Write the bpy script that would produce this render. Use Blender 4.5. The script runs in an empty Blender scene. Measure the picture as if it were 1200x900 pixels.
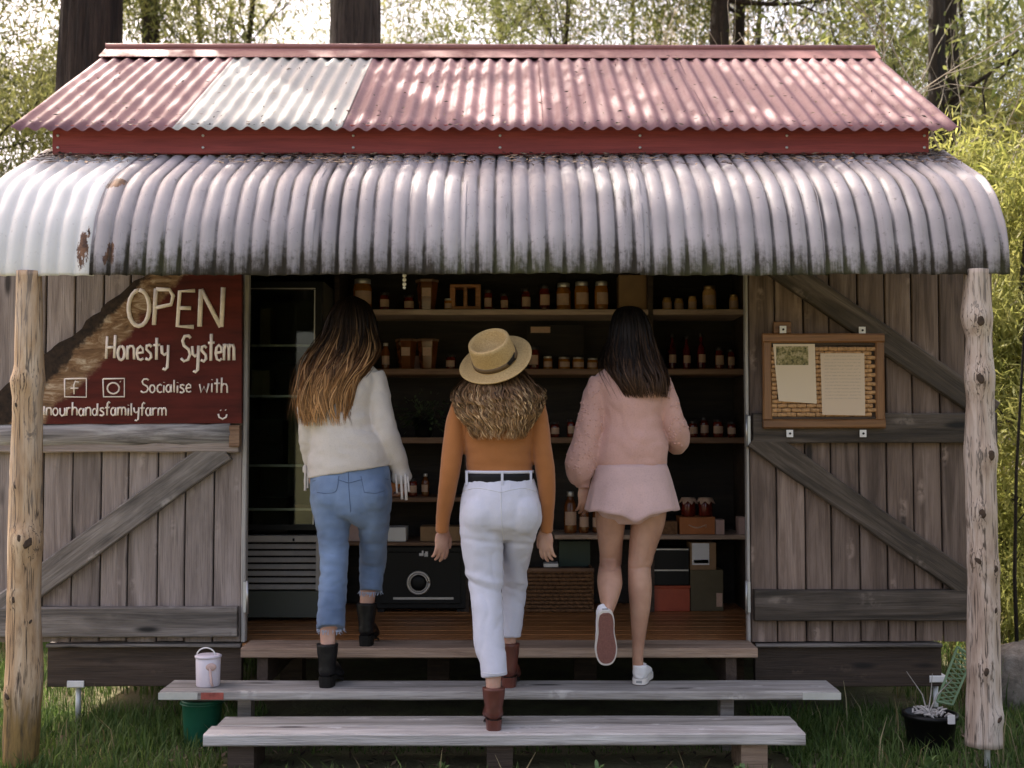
import bpy, math, random
import numpy as np
from mathutils import Vector, Matrix, noise
from mathutils.bvhtree import BVHTree

random.seed(7); RNG = np.random.default_rng(7)
SC = bpy.context.scene
COL = SC.collection
R_ = math.radians

# ------------------------------------------------------------------ camera
CAM = Vector((0.0, -6.0, 1.42)); PITCH = math.atan(60/1400); FPX = 1400.0
cd = bpy.data.cameras.new('camera'); cam = bpy.data.objects.new('camera', cd); COL.objects.link(cam)
cd.sensor_width = 36; cd.lens = 36*FPX/1200; cd.clip_start = .05; cd.clip_end = 600
cam.location = CAM; cam.rotation_euler = (math.pi/2+PITCH, 0, 0)
cd.dof.use_dof = True; cd.dof.focus_distance = 5.5; cd.dof.aperture_fstop = 2.8
SC.camera = cam
# ------------------------------------------------------------------ sky, sun, exposure
SUN = Vector((-.34, .42, .84)).normalized()
w = bpy.data.worlds.new('World'); SC.world = w; w.use_nodes = True
nt = w.node_tree; bg = nt.nodes['Background']
sky = nt.nodes.new('ShaderNodeTexSky'); sky.sky_type = 'NISHITA'; sky.sun_disc = False
sky.sun_elevation = math.asin(SUN.z); sky.sun_rotation = math.atan2(SUN.x, SUN.y)
sky.air_density = 1.0; sky.dust_density = 6.0; sky.ozone_density = .6
wb = nt.nodes.new('ShaderNodeMix'); wb.data_type = 'RGBA'; wb.blend_type = 'MULTIPLY'; wb.inputs[0].default_value = 1
wb.inputs[7].default_value = (1, .868, .80, 1)      # the camera's warm white balance
nt.links.new(sky.outputs[0], wb.inputs[6]); nt.links.new(wb.outputs[2], bg.inputs[0]); bg.inputs[1].default_value = .15
sd = bpy.data.lights.new('sun', 'SUN'); sd.energy = 4.5; sd.angle = R_(.53); sd.color = (1, .93, .82)
sun = bpy.data.objects.new('sun', sd); COL.objects.link(sun)
sun.rotation_euler = SUN.to_track_quat('Z', 'Y').to_euler(); sun.location = SUN*30
SC.view_settings.view_transform = 'Standard'; SC.view_settings.look = 'None'
SC.view_settings.gamma = 1; SC.view_settings.exposure = 1.95

# ------------------------------------------------------------------ helpers
_f = Vector((0, math.cos(PITCH), math.sin(PITCH))); _u = Vector((0, -math.sin(PITCH), math.cos(PITCH)))
def W(px, py, Y):
    """the point in the plane y = Y that stands at this place of the photograph"""
    d = _f + Vector((1, 0, 0))*((px-600)/FPX) + _u*((450-py)/FPX)
    return CAM + d*((Y-CAM.y)/d.y)
def WX(px, Y, py=500): return W(px, py, Y).x
def WZ(py, Y): return W(600, py, Y).z

class MB:
    def __init__(s): s.v = []; s.f = []
    def add(s, vf):
        o = len(s.v); s.v += [tuple(p) for p in vf[0]]; s.f += [tuple(i+o for i in q) for q in vf[1]]; return s
def box(c, sz, b=0.0):
    """box, its long edges along x chamfered by b"""
    x, y, z = sz[0]/2, sz[1]/2, sz[2]/2
    if b <= 0:
        pr = [(-y, -z), (y, -z), (y, z), (-y, z)]
    else:
        b = min(b, y*.6, z*.6)
        pr = [(-y+b, -z), (y-b, -z), (y, -z+b), (y, z-b), (y-b, z), (-y+b, z), (-y, z-b), (-y, -z+b)]
    n = len(pr); v = []
    for sx in (-x, x): v += [(c[0]+sx, c[1]+p, c[2]+q) for p, q in pr]
    f = [(i, (i+1) % n, n+(i+1) % n, n+i) for i in range(n)] + [tuple(range(n-1, -1, -1)), tuple(range(n, 2*n))]
    f = [q[::-1] for q in f[:n]] + f[n:]
    return v, [q[::-1] for q in f]
def box2(a, b, bev=0.0):
    return box([(a[i]+b[i])/2 for i in range(3)], [abs(b[i]-a[i]) for i in range(3)], bev)
def lathe(prof, n=20, c=(0, 0, 0)):
    v = []; f = []
    for r, z in prof:
        for k in range(n):
            a = 2*math.pi*k/n; v.append((c[0]+r*math.cos(a), c[1]+r*math.sin(a), c[2]+z))
    m = len(prof)
    for i in range(m-1):
        for k in range(n):
            k2 = (k+1) % n; f.append((i*n+k, i*n+k2, (i+1)*n+k2, (i+1)*n+k))
    f.append(tuple(range(n-1, -1, -1))); f.append(tuple((m-1)*n+k for k in range(n)))
    return v, f
def tube(path, rad, n=6, flat=None):
    path = [Vector(p) for p in path]; m = len(path)
    if not hasattr(rad, '__len__'): rad = [rad]*m
    v = []; f = []; prev = None
    for i, p in enumerate(path):
        t = (path[min(i+1, m-1)]-path[max(i-1, 0)])
        t = t.normalized() if t.length > 1e-9 else Vector((0, 0, 1))
        if prev is None:
            a = Vector((1, 0, 0)) if abs(t.x) < .9 else Vector((0, 1, 0))
        else: a = prev
        a = (a-t*a.dot(t)).normalized(); prev = a; b = t.cross(a)
        for k in range(n):
            an = 2*math.pi*k/n; q = a*math.cos(an)*rad[i]+b*math.sin(an)*rad[i]
            if flat is not None: q = Vector((q.x, q.y*flat, q.z))
            v.append(p+q)
    for i in range(m-1):
        for k in range(n):
            k2 = (k+1) % n; f.append((i*n+k, i*n+k2, (i+1)*n+k2, (i+1)*n+k))
    f.append(tuple(range(n-1, -1, -1))); f.append(tuple((m-1)*n+k for k in range(n)))
    return v, f
def mesh_np(name, V, F, mat, smooth=False, attrs=None):
    """V (n,3) array; F (m,3) or (m,4) array of equal polygons"""
    V = np.asarray(V, np.float32); F = np.asarray(F, np.int32); k = F.shape[1]
    me = bpy.data.meshes.new(name); me.vertices.add(len(V)); me.vertices.foreach_set('co', V.ravel())
    me.loops.add(F.size); me.loops.foreach_set('vertex_index', F.ravel())
    me.polygons.add(len(F)); me.polygons.foreach_set('loop_start', np.arange(0, F.size, k, dtype=np.int32))
    me.update(calc_edges=True)
    if smooth: me.polygons.foreach_set('use_smooth', np.ones(len(F), bool))
    for an, arr in (attrs or {}).items():
        at = me.attributes.new(an, 'FLOAT', 'POINT'); at.data.foreach_set('value', np.asarray(arr, np.float32))
    if mat: me.materials.append(mat)
    return me
def rootloc(p):
    o = Vector((0, 0, 0))
    while p is not None: o = o+p.location; p = p.parent
    return o
def obj(name, mb, mat, parent=None, smooth=False):
    """one mesh object; the vertices are given in world coordinates"""
    v, f = (mb.v, mb.f) if isinstance(mb, MB) else mb
    o0 = rootloc(parent); me = bpy.data.meshes.new(name)
    me.from_pydata([(p[0]-o0.x, p[1]-o0.y, p[2]-o0.z) for p in v], [], f); me.update()
    if smooth: me.polygons.foreach_set('use_smooth', np.ones(len(me.polygons), bool))
    if mat: me.materials.append(mat)
    o = bpy.data.objects.new(name, me); COL.objects.link(o); o.parent = parent
    return o
def link(name, me, parent=None, loc=None):
    o = bpy.data.objects.new(name, me); COL.objects.link(o); o.parent = parent
    if loc is not None: o.location = Vector(loc)-rootloc(parent)
    return o
def tag(o, label=None, cat=None, group=None, kind=None):
    if label: o['label'] = label
    if cat: o['category'] = cat
    if group: o['group'] = group
    if kind: o['kind'] = kind
    return o
def thing(name, label, cat, loc=(0, 0, 0), group=None):
    o = bpy.data.objects.new(name, None); COL.objects.link(o); o.location = loc
    o.empty_display_size = .1
    return tag(o, label, cat, group)
def dup(o, parent=None):
    c = o.copy(); COL.objects.link(c)
    if parent is not None: c.parent = parent
    for ch in list(o.children): dup(ch, c)
    return c
_pc = [0]
def plank(name, p0, p1, wid, thk, mat, parent, normal=(0, -1, 0), seg=3, wob=.0015, bev=.004):
    """a sawn board from p0 to p1; its face looks along normal; grain along local x"""
    p0 = Vector(p0); p1 = Vector(p1); t = (p1-p0); L = t.length; t.normalize()
    n = Vector(normal); n = (n-t*n.dot(t)).normalized(); s = n.cross(t)
    y, z = wid/2, thk/2; b = min(bev, z*.5)
    pr = [(-y+b, -z), (y-b, -z), (y, -z+b), (y, z-b), (y-b, z), (-y+b, z), (-y, z-b), (-y, -z+b)]
    v = []; f = []; _pc[0] += 1; sd_ = _pc[0]*3.1
    for i in range(seg+1):
        x = -L/2+L*i/seg
        e = noise.noise((x*3+sd_, 0, 0))*wob*2; e2 = noise.noise((x*3+sd_, 5, 0))*wob*2
        for q, r in pr:
            v.append((x, q+(e if q < 0 else e2), r+noise.noise((x*2, q*20, sd_))*wob))
    for i in range(seg):
        for k in range(8): f.append((i*8+k, i*8+(k+1) % 8, (i+1)*8+(k+1) % 8, (i+1)*8+k)[::-1])
    f.append(tuple(range(8))); f.append(tuple(seg*8+k for k in range(7, -1, -1)))
    me = bpy.data.meshes.new(name); me.from_pydata(v, [], f); me.update(); me.materials.append(mat)
    o = bpy.data.objects.new(name, me); COL.objects.link(o); o.parent = parent
    M = Matrix((t, s, n)).transposed().to_4x4(); o.rotation_euler = M.to_euler()
    o.location = (p0+p1)/2-rootloc(parent)
    return o

# ------------------------------------------------------------------ materials
class NT:
    def __init__(s, name):
        s.m = bpy.data.materials.new(name); s.m.use_nodes = True; s.t = s.m.node_tree
        s.b = s.t.nodes['Principled BSDF']; s.out = s.t.nodes['Material Output']
    def n(s, typ, **kw):
        nd = s.t.nodes.new(typ)
        for k, v in kw.items(): setattr(nd, k, v)
        return nd
    def l(s, a, b): s.t.links.new(a, b)
    def inp(s, nd, i, v):
        if hasattr(v, 'is_output') or isinstance(v, bpy.types.NodeSocket): s.l(v, nd.inputs[i])
        elif v is not None: nd.inputs[i].default_value = v
    def coord(s, scale=(1, 1, 1), rand=0.0, kind='Object'):
        tc = s.n('ShaderNodeTexCoord').outputs[kind]
        if rand:
            oi = s.n('ShaderNodeObjectInfo').outputs['Random']
            mu = s.math('MULTIPLY', oi, rand); ad = s.n('ShaderNodeVectorMath', operation='ADD')
            s.l(tc, ad.inputs[0]); s.l(mu, ad.inputs[1]); tc = ad.outputs[0]
        mp = s.n('ShaderNodeMapping'); s.l(tc, mp.inputs[0]); mp.inputs['Scale'].default_value = scale
        return mp.outputs[0]
    def math(s, op, a, b=None, clamp=False):
        nd = s.n('ShaderNodeMath', operation=op, use_clamp=clamp); s.inp(nd, 0, a); s.inp(nd, 1, b); return nd.outputs[0]
    def noise(s, vec, scale=5, det=4, rough=.55, dist=0.0):
        nd = s.n('ShaderNodeTexNoise'); s.inp(nd, 'Vector', vec); nd.inputs['Scale'].default_value = scale
        nd.inputs['Detail'].default_value = det; nd.inputs['Roughness'].default_value = rough
        nd.inputs['Distortion'].default_value = dist; return nd.outputs[0]
    def ramp(s, fac, stops):
        nd = s.n('ShaderNodeValToRGB'); s.l(fac, nd.inputs[0]); cr = nd.color_ramp
        while len(cr.elements) < len(stops): cr.elements.new(.5)
        for e, (p, c) in zip(cr.elements, stops):
            e.position = p; e.color = (*c, 1) if len(c) == 3 else c
        return nd.outputs[0]
    def mix(s, fac, a, b, blend='MIX'):
        nd = s.n('ShaderNodeMix', data_type='RGBA', blend_type=blend)
        for i, v in ((0, fac), (6, a), (7, b)):
            if isinstance(v, tuple) and len(v) == 3: v = (*v, 1)
            s.inp(nd, i, v)
        return nd.outputs[2]
    def sep(s, vec):
        nd = s.n('ShaderNodeSeparateXYZ'); s.l(vec, nd.inputs[0]); return nd.outputs
    def bump(s, h, st=.3, dist=.01, prev=None):
        nd = s.n('ShaderNodeBump'); s.l(h, nd.inputs['Height']); nd.inputs['Strength'].default_value = st
        nd.inputs['Distance'].default_value = dist
        if prev is not None: s.l(prev, nd.inputs['Normal'])
        s.l(nd.outputs[0], s.b.inputs['Normal']); return nd.outputs[0]
    def fin(s, col=None, rough=None, **kw):
        if col is not None: s.inp(s.b, 'Base Color', (*col, 1) if isinstance(col, tuple) and len(col) == 3 else col)
        if rough is not None: s.inp(s.b, 'Roughness', rough)
        for k, v in kw.items(): s.inp(s.b, k.replace('_', ' '), v)
        return s.m
    def step(s, v, lo, hi):
        if lo > hi: return s.math('SUBTRACT', 1.0, s.step(v, hi, lo))
        nd = s.n('ShaderNodeMapRange', interpolation_type='SMOOTHSTEP'); s.inp(nd, 0, v)
        nd.inputs[1].default_value = lo; nd.inputs[2].default_value = hi; return nd.outputs[0]

def wood(name, dark, mid, light, rough=.75, bump=.5, knots=True, var=.35, grain=1.0):
    k = NT(name); c = k.coord((1.1*grain, 15, 15), 37.0); g = k.noise(c, 1.0, 7, .6, 1.1)
    fine = k.noise(k.coord((6, 190, 190), 11.0), 1.0, 3, .6)
    blot = k.noise(k.coord((1.2, 3, 3), 23.0), 1.6, 4, .6)
    col = k.ramp(g, [(.25, dark), (.5, mid), (.78, light)])
    col = k.mix(k.math('MULTIPLY', k.step(fine, .45, .72), .38), col, tuple(x*.45 for x in dark))
    col = k.mix(k.math('MULTIPLY', k.step(blot, .5, .75), .6), col, dark)
    rnd = k.n('ShaderNodeObjectInfo').outputs['Random']
    h = k.n('ShaderNodeHueSaturation'); k.l(col, h.inputs['Color'])
    k.l(k.math('ADD', k.math('MULTIPLY', rnd, var), 1-var*.5), h.inputs['Value']); col = h.outputs[0]
    if knots:
        vo = k.n('ShaderNodeTexVoronoi'); k.l(k.coord((1.7, 7, 3), 53.0), vo.inputs['Vector']); vo.inputs['Scale'].default_value = 1.0
        kd = k.step(vo.outputs[0], .06, .16)
        col = k.mix(kd, tuple(x*.35 for x in dark), col)
        v2 = k.n('ShaderNodeTexVoronoi'); k.l(k.coord((3.4, 11, 5), 71.0), v2.inputs['Vector']); v2.inputs['Scale'].default_value = 1.0
        lk = k.math('MULTIPLY', k.step(v2.outputs[0], .30, .08), k.step(k.noise(k.coord((1, 1, 1), 3.0), 24, 3), .42, .62)); col = k.mix(k.math('MULTIPLY', lk, .5), col, tuple(min(.85, x*1.4) for x in light))
    k.bump(k.math('ADD', g, k.math('MULTIPLY', fine, .9)), min(1, bump*1.5), .005)
    return k.fin(col, rough)
def plain(name, col, rough=.6, var=.12, sc=14, bump=.12, **kw):
    k = NT(name); n_ = k.noise(k.coord((1, 1, 1), 9.0), sc, 5, .6)
    lo = tuple(max(0, x*(1-var)) for x in col); hi = tuple(min(1, x*(1+var)) for x in col)
    c = k.ramp(n_, [(.3, lo), (.7, hi)])
    if bump: k.bump(n_, bump, .003)
    return k.fin(c, rough, **kw)
def corr(name, base, fade, dirt, moss=0.0, zlow=2.1, streakc=None, rough=.55, valley=None, rust=()):
    """painted corrugated iron, faded and streaked"""
    k = NT(name); big = k.noise(k.coord((1, 1, 1), 5.0), 1.7, 5, .62)
    st = k.noise(k.coord((16, .8, .8), 5.0), 1.0, 5, .6); fi = k.noise(k.coord((1, 1, 1), 2.0), 38, 4, .7)
    col = k.ramp(big, [(.28, base), (.68, fade)])
    col = k.mix(k.math('MULTIPLY', k.step(st, .5, .8), .55), col, streakc or dirt)
    col = k.mix(k.math('MULTIPLY', k.step(fi, .6, .74), .6), col, dirt)
    r = k.math('ADD', k.math('MULTIPLY', fi, .25), rough-.1)
    if valley:
        xw = k.math('ADD', k.sep(k.coord())[0], -.1); sv = k.math('ABSOLUTE', k.math('SINE', k.math('MULTIPLY', xw, math.pi/.076)))
        vn = k.noise(k.coord((13, 2.2, 2.2)), 1.0, 5, .7)
        vm = k.math('MULTIPLY', k.math('MULTIPLY', k.step(sv, .44, .08), k.step(vn, .26, .56)), k.step(k.noise(k.coord((1, .6, .6)), 1.9, 4, .6), .36, .56)); col = k.mix(k.math('MULTIPLY', vm, .92), col, valley)
        bn = k.math('MULTIPLY', k.step(k.noise(k.coord((9, 1.3, 1.3), 3.0), 1.3, 6, .75), .60, .72), .75); col = k.mix(bn, col, tuple(x*1.6+.02 for x in valley))
    for rx_, rz_, ra, rb in rust:
        s3 = k.sep(k.coord()); dx = k.math('DIVIDE', k.math('ADD', s3[0], -.1-rx_), ra); dz = k.math('DIVIDE', k.math('ADD', s3[2], -rz_), rb)
        dd = k.math('ADD', k.math('ADD', k.math('MULTIPLY', dx, dx), k.math('MULTIPLY', dz, dz)), k.math('MULTIPLY', k.math('SUBTRACT', k.noise(k.coord((2.2, 1, .8)), 12, 6, .75), .5), 5.0))
        col = k.mix(k.step(dd, .75, .45), col, k.ramp(fi, [(.35, (.05, .022, .012)), (.65, (.20, .095, .045))]))
    if moss:
        z = k.sep(k.coord((1, 1, 1)))[2]
        st2 = k.noise(k.coord((26, 2, 2)), 1.0, 5, .65)
        hgt = k.math('ADD', z, k.math('MULTIPLY', k.math('ADD', k.math('MULTIPLY', st2, .8), k.math('MULTIPLY', fi, .45)), -.34*moss))
        if valley: hgt = k.math('ADD', hgt, k.math('MULTIPLY', k.step(sv, .55, .15), -.085))
        a = k.step(k.math('MULTIPLY', hgt, -1.0), -(zlow-.05), -(zlow-.22))
        mc = k.mix(k.step(big, .45, .6), (.035, .029, .021), (.052, .052, .025))
        col = k.mix(a, col, mc); r = k.math('MAXIMUM', r, a)
    k.bump(fi, .18, .002)
    return k.fin(col, r, Specular_IOR_Level=.35)

M = {}
RUST = [(W(a, b, -.84).x, W(a, b, -.84).z, c_, d_) for a, b, c_, d_ in ((97, 290, .03, .10), (118, 204, .06, .03), (128, 300, .03, .06))]
M['door'] = wood('weathered_grey_board', (.12, .09, .077), (.275, .222, .20), (.40, .335, .31), var=.36)
M['doorR'] = wood('weathered_brown_board', (.06, .038, .027), (.185, .128, .10), (.34, .255, .21), var=.6)
M['brace'] = wood('weathered_brace', (.04, .034, .03), (.20, .17, .15), (.40, .355, .325), var=.3)
M['braceR'] = wood('mossy_brace', (.016, .012, .008), (.075, .056, .041), (.22, .175, .145), var=.35)
M['edge'] = wood('pale_board_edge', (.22, .20, .18), (.42, .39, .36), (.58, .55, .52), knots=False)
M['bearer'] = wood('dark_bearer_timber', (.022, .013, .008), (.06, .038, .025), (.105, .07, .05))
M['step'] = wood('worn_step_timber', (.15, .135, .12), (.34, .315, .29), (.52, .49, .46), var=.2)
M['stepw'] = wood('step_with_paint_rests', (.20, .17, .16), (.48, .45, .43), (.70, .68, .66), var=.15)
M['deck'] = wood('deck_timber', (.14, .085, .055), (.34, .23, .16), (.50, .37, .28), var=.2)
M['floor'] = wood('polished_floor_board', (.20, .075, .025), (.42, .17, .058), (.54, .25, .10), rough=.34, bump=.2, var=.3)
M['shelf'] = wood('shelf_timber', (.12, .06, .035), (.26, .15, .09), (.40, .26, .17), knots=False, var=.2)
M['shelfpale'] = wood('pale_shelf_timber', (.30, .20, .15), (.52, .38, .29), (.66, .52, .42), knots=False, var=.1)
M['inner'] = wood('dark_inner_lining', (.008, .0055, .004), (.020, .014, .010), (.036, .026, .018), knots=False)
M['fascia'] = wood('red_fascia_paint', (.17, .026, .024), (.25, .042, .037), (.31, .065, .055), bump=.25, knots=False, var=.1)
M['roof'] = corr('faded_red_iron', (.15, .066, .080), (.30, .155, .160), (.065, .034, .042), streakc=(.28, .16, .168))
M['roofpale'] = corr('pale_replacement_iron', (.36, .35, .32), (.52, .50, .46), (.20, .20, .19), streakc=(.26, .265, .255))
M['ridge'] = corr('ridge_capping', (.20, .075, .07), (.30, .14, .13), (.10, .04, .04))
M['awn'] = corr('weathered_grey_iron', (.27, .25, .262), (.42, .39, .40), (.11, .095, .09), moss=1.0, streakc=(.20, .175, .18), valley=(.024, .019, .017), rust=RUST, rough=.48)
M['awnw'] = corr('white_painted_iron', (.62, .61, .60), (.76, .75, .73), (.42, .39, .36), moss=.3, streakc=(.54, .53, .53), rust=RUST[:2])
M['steel'] = plain('dull_steel', (.45, .44, .43), .4, Metallic=.8)
M['white'] = plain('white_paint', (.78, .76, .74), .5, var=.06)
M['black'] = plain('black_enamel', (.005, .005, .005), .45, Specular_IOR_Level=.25)
# ================================================================== the shed
DZ = .40                      # floor of the shop
XL, XR = -2.31, 2.11          # the shed's side walls
OL, OR = -1.335, 1.19         # the door opening
shed = thing('farm_shop_shed', 'weathered timber farm shop with red corrugated roof and grey curved awning', 'shed', (-.1, 1.0, 0))

def corr_sheet(name, x0, x1, prof, mat, parent, amp, shape, pitch=.076, per=8, seed=0, wav=.003):
    P = [Vector((0, y, z)) for y, z in prof]; m = len(P)
    N = []
    for i in range(m):
        t = P[min(i+1, m-1)]-P[max(i-1, 0)]; t.normalize(); N.append(Vector((0, -t.z, t.y)) if t.y > 0 else Vector((0, t.z, -t.y)))
    nx = int((x1-x0)/pitch*per)+1
    xs = np.linspace(x0, x1, nx); V = np.zeros((nx, m, 3))
    o0 = rootloc(parent)
    for j, x in enumerate(xs):
        s = shape(x/pitch)
        for i in range(m):
            d = amp*s+noise.noise((x*2.2, i*.35, seed*7.7))*wav*2
            p = P[i]+N[i]*d
            V[j, i] = (x-o0.x, p.y-o0.y, p.z-o0.z+noise.noise((x*9, seed, 3))*(.006 if i == m-1 else 0))
    idx = np.arange(nx*m).reshape(nx, m)
    F = np.stack([idx[:-1, :-1], idx[1:, :-1], idx[1:, 1:], idx[:-1, 1:]], -1).reshape(-1, 4)
    me = mesh_np(name, V.reshape(-1, 3), F, mat, True)
    o = link(name, me, parent)
    md = o.modifiers.new('gauge', 'SOLIDIFY'); md.thickness = .0016
    return o
sine = lambda u: math.sin(2*math.pi*u)
roll = lambda u: 2*abs(math.sin(math.pi*u))**.5-1

# --- main roof
EY, EZ, RY, RZ = -.30, WZ(151, -.30), 1.06, WZ(63, 1.06)
def roof_prof(dz, n=9, y1=RY, z1=RZ): return [(EY+(y1-EY)*i/(n-1), EZ+dz+(z1-EZ)*i/(n-1)) for i in range(n)]
RXL, RXR = -2.42, 2.16
cut = [RXL, WX(247, .3, 100), WX(420, .3, 100), -.12+.30, .98, RXR]
rmat = ['roof', 'roofpale', 'roof', 'roof', 'roof']
roof = obj('roof', MB().add(box2((XL+.02, RY-.05, RZ-.16), (XR-.02, RY+.05, RZ-.04))), M['bearer'], shed)
for i in range(5):
    corr_sheet('roof_sheet', cut[i]-(.03 if i else 0), cut[i+1], roof_prof(.003*(i % 2)), M[rmat[i]], roof, .0095, sine, seed=i)
back = [(RY+(RY-EY)*i/4, RZ-(RZ-EZ)*i/4) for i in range(5)]
corr_sheet('roof_sheet', RXL, RXR, back[::-1], M['roof'], roof, .0095, sine, seed=9)
rc = MB()
for s in (-1, 1):
    a = [(RXL-.01, RY+s*.0, RZ+.040), (RXR+.01, RY, RZ+.030), (RXR+.01, RY+s*.13, RZ-.068), (RXL-.01, RY+s*.13, RZ-.056)]
    rc.add((a+[(p[0], p[1], p[2]-.004) for p in a], [(0, 1, 2, 3), (7, 6, 5, 4), (0, 4, 5, 1), (1, 5, 6, 2), (2, 6, 7, 3), (3, 7, 4, 0)]))
obj('ridge_cap', rc, M['ridge'], roof)
obj('ridge_roll', tube([(RXL-.01, RY, RZ+.043), (-.6, RY, RZ+.042), (.8, RY, RZ+.034), (RXR+.01, RY, RZ+.033)], .019, 10), M['ridge'], roof, True)
for x in (XL+.03, -1.2, -.1, 1.0, XR-.03):
    plank('rafter', (x, -.10, EZ+.065), (x, RY-.05, RZ-.09), .045, .08, M['bearer'], roof, (1, 0, 0))
# --- fascia
FY = -.21; FZ0, FZ1 = WZ(181, FY), EZ+.04
fas = plank('fascia', (WX(63, FY, 165), FY, (FZ0+FZ1)/2), (WX(1087, FY, 165), FY, (FZ0+FZ1)/2), FZ1-FZ0, .03, M['fascia'], shed, seg=6)
for px in (68, 238, 414, 586, 750, 922, 1083):
    for py in (159, 173):
        p = W(px, py, FY-.017); fas_s = lathe([(.007, 0), (.007, .004), (.003, .006)], 8)
        o = obj('screw', ([(p.x+a, p.y-c, p.z+b) for a, b, c in fas_s[0]], fas_s[1]), M['steel'], shed)
# --- awning (bullnose)
AY0, AZ0 = -.07, FZ0+.045
prof = [(AY0, AZ0), (-.20, AZ0-.062), (-.36, AZ0-.138), (-.53, AZ0-.220)]
y, z = prof[-1]; Rr = (z-WZ(320, -.865)-.015)/(math.cos(R_(26))-math.cos(R_(89))); a0, a1, n = R_(26), R_(89), 16
zend = WZ(320, -.865)
for i in range(1, n+1):
    a = a0+(a1-a0)*i/n; prof.append((y-Rr*(math.sin(a)-math.sin(a0)), z-Rr*(math.cos(a0)-math.cos(a))))
prof.append((prof[-1][0]-.001, zend))
AWN_Y = prof[-1][0]; AXL, AXR = -2.33, 2.155
awn = obj('awning', MB().add(box2((AXL+.04, AWN_Y+.035, zend+.06), (AXR-.04, AWN_Y+.075, zend+.14), .004)), M['bearer'], shed)
cuts = [AXL, WX(106, -.86), WX(365, -.86), WX(545, -.86), WX(757, -.86), WX(975, -.86), AXR]
for i in range(6):
    pf = [(yy-.004*(i % 2)-.003*(i % 3), zz-(.010 if i == 0 else .004*((i*5) % 3))*(j/len(prof))) for j, (yy, zz) in enumerate(prof)]
    corr_sheet('awning_sheet', cuts[i]-(.02 if i else 0), cuts[i+1], pf, M['awnw' if i == 0 else 'awn'], awn, .0145, roll, seed=20+i, per=10, wav=.004)
# rust-brown patch where the white sheet ends
for x in (-2.1, -.8, .5, 1.9):
    plank('awning_bracket', (x, -.06, AZ0-.09), (x, AWN_Y+.08, zend+.11), .05, .04, M['bearer'], awn, (1, 0, 0))
# --- walls
for x0, x1 in ((XL, OL), (OR, XR)):
    n = int((x1-x0)/.15); 
    for i in range(n):
        a = x0+(x1-x0)*i/n; b = x0+(x1-x0)*(i+1)/n
        plank('wall_board', ((a+b)/2, .03, DZ-.02), ((a+b)/2, .03, 2.95), b-a-.003, .03, M['doorR'], shed)
for a, b in (((XL, 0.05, DZ-.02), (XL+.05, 2.1, 2.96)), ((XR-.05, .05, DZ-.02), (XR, 2.1, 2.96)), ((XL, 2.1, .02), (XR, 2.14, 2.96))):
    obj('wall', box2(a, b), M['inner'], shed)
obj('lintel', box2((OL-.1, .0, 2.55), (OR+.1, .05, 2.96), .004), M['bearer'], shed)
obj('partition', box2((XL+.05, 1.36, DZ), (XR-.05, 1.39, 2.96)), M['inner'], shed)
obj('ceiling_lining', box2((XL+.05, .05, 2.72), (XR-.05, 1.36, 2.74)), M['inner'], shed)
jl = plank('door_jamb', (OL-.02, .0, DZ), (OL-.02, .0, 2.6), .05, .09, M['bearer'], shed)
jr = plank('door_jamb', (OR+.03, .03, DZ), (OR+.03, .03, 2.6), .05, .09, M['bearer'], shed)
# --- floor, deck edge, bearers, piers
for i in range(11):
    y0 = -.085+i*.128
    plank('floor_board', (XL+.05 if i else OL+.01, y0+.064, DZ-.016), (XR-.05 if i else OR-.01, y0+.064, DZ-.016), .125, .03, M['floor'], shed, (0, 0, 1), seg=2)
deckF = -.32
zt = WZ(760, deckF); DZE = zt
plank('deck_board', (WX(282, deckF, 760), deckF+.115, zt-.022), (WX(888, deckF, 760), deckF+.115, zt-.022), .23, .046, M['deck'], shed, (0, 0, 1), seg=6, wob=.003, bev=.006)
for px0, px1 in ((58, 284), (884, 1101)):
    plank('bearer', (WX(px0, -.03, 780), -.03, WZ(779, -.03)), (WX(px1, -.03, 780), -.03, WZ(779, -.03)), .205, .05, M['bearer'], shed, seg=4, wob=.004)
    plank('sill', (WX(px0, -.05, 752), -.05, WZ(755, -.05)), (WX(px1, -.05, 752), -.05, WZ(755, -.05)), .016, .09, M['brace'], shed, (0, -1, 0))
for x in (OL+.15, 0, OR-.15): plank('joist', (x, -.28, DZ-.10), (x, 1.3, DZ-.10), .14, .05, M['bearer'], shed, (1, 0, 0))
obj('underfloor_light_block', box2((-1.25, 1.9, 0), (XR, 1.93, DZ)), M['inner'], shed)  # added panel blocking the bright ground behind, so the underfloor void stays dark
M['galv'] = plain('galvanised_pier', (.55, .55, .52), .5, Metallic=.4)
for px, pyt in ((92, 803), (1096, 797)):
    Y = -.02; p = W(px, pyt, Y)
    pr = obj('pier', tube([(p.x, Y, -.03), (p.x, Y, p.z)], .0135, 10), M['galv'], shed, True)
    obj('pier_cap', box((p.x, Y, p.z+.013), (.082, .09, .033), .004), M['white'], pr)
for x in (-1.2, -.4, .4, 1.2):
    obj('stump', box2((x-.06, .55, 0), (x+.06, .67, DZ-.03)), M['bearer'], shed)

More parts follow.
